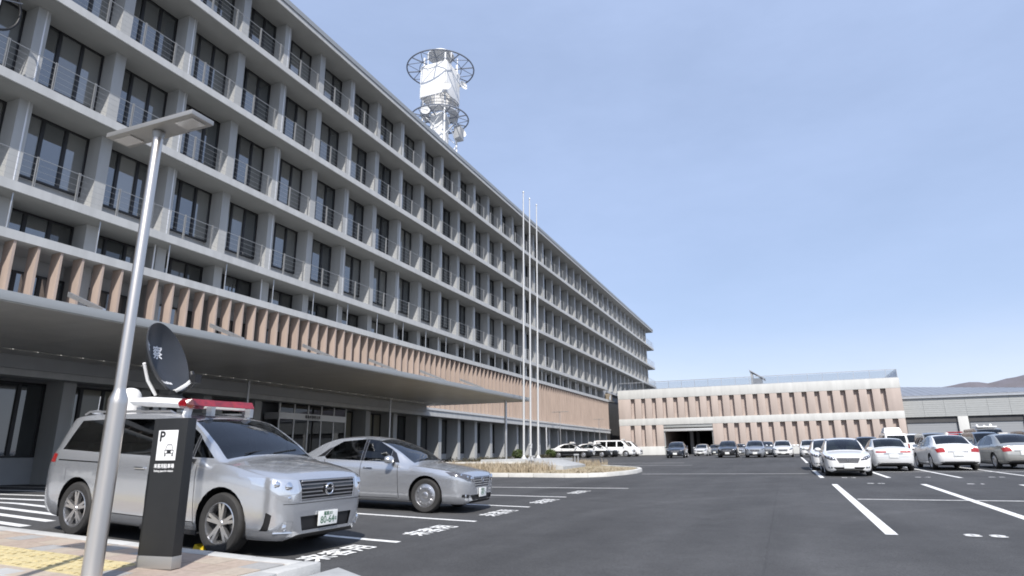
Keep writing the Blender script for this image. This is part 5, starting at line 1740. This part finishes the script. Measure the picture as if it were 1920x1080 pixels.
# box vans
BOX = dict(name='minibus', L=4.55, xf=.80, xr=3.35, R=.32, tw=.19, arch=.37, paint='p_white', wheels='cap', step=.10,
    top=[(0, .70), (.03, .82), (.10, .93), (.28, 1.02), (.45, 1.10), (.75, 1.45), (1.0, 1.70), (1.2, 1.80), (1.8, 1.86), (3.6, 1.86), (4.3, 1.84), (4.44, 1.76), (4.50, 1.3), (4.53, .9), (4.55, .6)],
    bottom=[(0, .30), (.1, .24), (4.4, .26), (4.55, .34)],
    belt=[(0, .66), (.05, .78), (.15, .88), (.4, 1.0), (.8, 1.04), (4.4, 1.04), (4.5, 1.0), (4.55, .56)],
    wmax=[(0, .66), (.05, .74), (.15, .80), (.4, .835), (1, .84), (4.3, .84), (4.47, .82), (4.55, .76)],
    wroof=[(0, .60), (.15, .70), (.45, .74), (.8, .73), (1.2, .69), (2, .68), (4.3, .675), (4.45, .69), (4.55, .7)],
    drop=[(0, .03), (.4, .04), (1.2, .05), (4.3, .05), (4.55, .03)],
    screen=(.5, 1.1), cabin=(.6, 4.3), cabin_z=.95, seats=[(1.5, (-.4, .4)), (2.5, (-.4, .4)), (3.5, (-.4, .4))], mirror=(.95, 1.10),
    handles=[(1.75, .95)], plates=[('f', .42, None, 0), ('r', .60, None, 0)],
    cuts=[('windscreen', 'top', [(.50, -.70), (.50, .70), (1.08, .66), (1.08, -.66)], 'wind', -.004, 'one', (.4, 1.3)),
        ('rear_window', 'front', [(-.62, 1.12), (.62, 1.12), (.58, 1.66), (-.58, 1.66)], 'tint', -.004, 'one', (4.3, 4.55)),
        ('door_window', 'side', [(.98, 1.09), (1.72, 1.09), (1.72, 1.70), (1.30, 1.70), (.98, 1.40)], 'tint', -.004),
        ('door_window', 'side', [(1.86, 1.09), (2.90, 1.09), (2.90, 1.70), (1.86, 1.70)], 'tint', -.004),
        ('quarter_window', 'side', [(3.02, 1.09), (4.25, 1.09), (4.2, 1.70), (3.02, 1.70)], 'tint', -.004),
        ('grille', 'front', [(-.42, .56), (.42, .56), (.44, .68), (-.44, .68)], 'lamp_dark', -.006, 'one', (0, .3)),
        ('bumper_gap', 'front', [(-.7, .50), (.7, .50), (.7, .512), (-.7, .512)], 'black', -.008, 'one', (0, .4)),
        ('headlight', 'front', [(.48, .56), (.76, .60), (.79, .74), (.50, .70)], 'lamp_clear', .002, 'both', (0, .5)),
        ('tail_light', 'front', [(.70, .70), (.80, .70), (.80, 1.05), (.70, 1.05)], 'lamp_red', .003, 'both', (4.4, 4.55)),
        ('panel_gap', 'side', seam(.92, .3, .92, 1.06), 'black', -.005), ('panel_gap', 'side', seam(1.79, .3, 1.79, 1.08), 'black', -.005), ('panel_gap', 'side', seam(2.96, .3, 2.96, 1.08), 'black', -.005)])
bus = build_car(BOX)
tag(bus.root, 'white police minibus parked beyond the patrol cars beside the garage corner', 'minibus', PG)
MB().box(-.12, .12, -.5, .5, 0, .05).build('light_bar_base', M['white_paint'], bus.root, (.9, 0, 1.865), bevel=.01)
for s in (-1, 1): MB().box(-.10, .10, s * .3 - .17, s * .3 + .17, .055, .14).build('beacon', M['bar_clear'], bus.root, (.9, 0, 1.865), bevel=.02)
pose(bus.root, 75.5, 18.5, RAD(-90)); bus.root.scale = (1.04,) * 3
def bus_copy(u, v, y, p_, lb_, grp, s=1.0, strip_=True):
    r = copy_tree(bus.root)
    if 'group' in r: del r['group']
    if strip_:
        for c in list(r.children):
            if c.name.split('.')[0] in ('light_bar_base', 'beacon'): bpy.data.objects.remove(c)
    repaint(r, M[p_]); pose(r, u, v, RAD(y)); r.scale = (s,) * 3
    tag(r, lb_, 'minibus', grp)
    return r
bus_copy(78.6, 18.2, -90, 'p_white', 'white police minibus at the end of the row, nose against the garage wall line', PG, 1.0)
BG = 'vehicles parked behind the white saloons'
bus_copy(48.5, -4.9, 180, 'p_navy', 'dark boxy van behind the white saloon that faces out', BG, .82)
r = bus_copy(56.0, -7.4, 0, 'p_white', 'white high roofed van with a roof box behind the pearl saloon', BG, .96)
MB().hexa([(-1.3, -.62, 0), (.6, -.62, 0), (.6, .62, 0), (-1.3, .62, 0)], [(-1.1, -.50, .42), (.3, -.50, .42), (.3, .50, .42), (-1.1, .50, .42)]).build('roof_box', M['white_paint'], r, (0, 0, 1.86), bevel=.03)
bus_copy(58.5, -9.1, 180, 'p_white', 'white plain van between the pearl saloon and the white one with a roof light', BG, .95)
bus_copy(52.0, -9.3, 180, 'p_grey', 'grey van standing behind the white saloon with a roof light', BG, .93)
r = bus_copy(57.5, -11.6, 180, 'p_black', 'black wagon with a red light bar on its roof', BG, .92)
MB().box(-.14, .14, -.55, .55, .02, .13).build('light_bar_lens', M['bar_red'], r, (.9, 0, 1.86), bevel=.03)
bus_copy(51.5, -12.0, 180, 'p_blue', 'slate blue wagon between the white saloon and the grey beige one', BG, .92)
r = bus_copy(58.5, -13.9, 180, 'p_grey', 'tall grey off-road vehicle with white roof rack and lamps by the workshop shutter', BG, 1.12)
MB().box(-.9, .5, -.55, .55, .03, .10).build('roof_rack', M['white_paint'], r, (.3, 0, 1.86), bevel=.02)
for y, k in ((-.42, .7), (.0, .45), (.34, .8)): MB().lathe([(.001, .2 * k), (.06 * k, .19 * k), (.10 * k, .13 * k), (.11 * k, 0)], 'z', n=18).box(-.15, -.05, -.05, .05, 0, .09).build('beacon', M['white_paint'], r, (.2, y, 1.96), smooth=50)
bus_copy(58.0, -16.6, 180, 'p_navy', 'dark navy van at the end of the row by the workshop shutters', BG, .98)
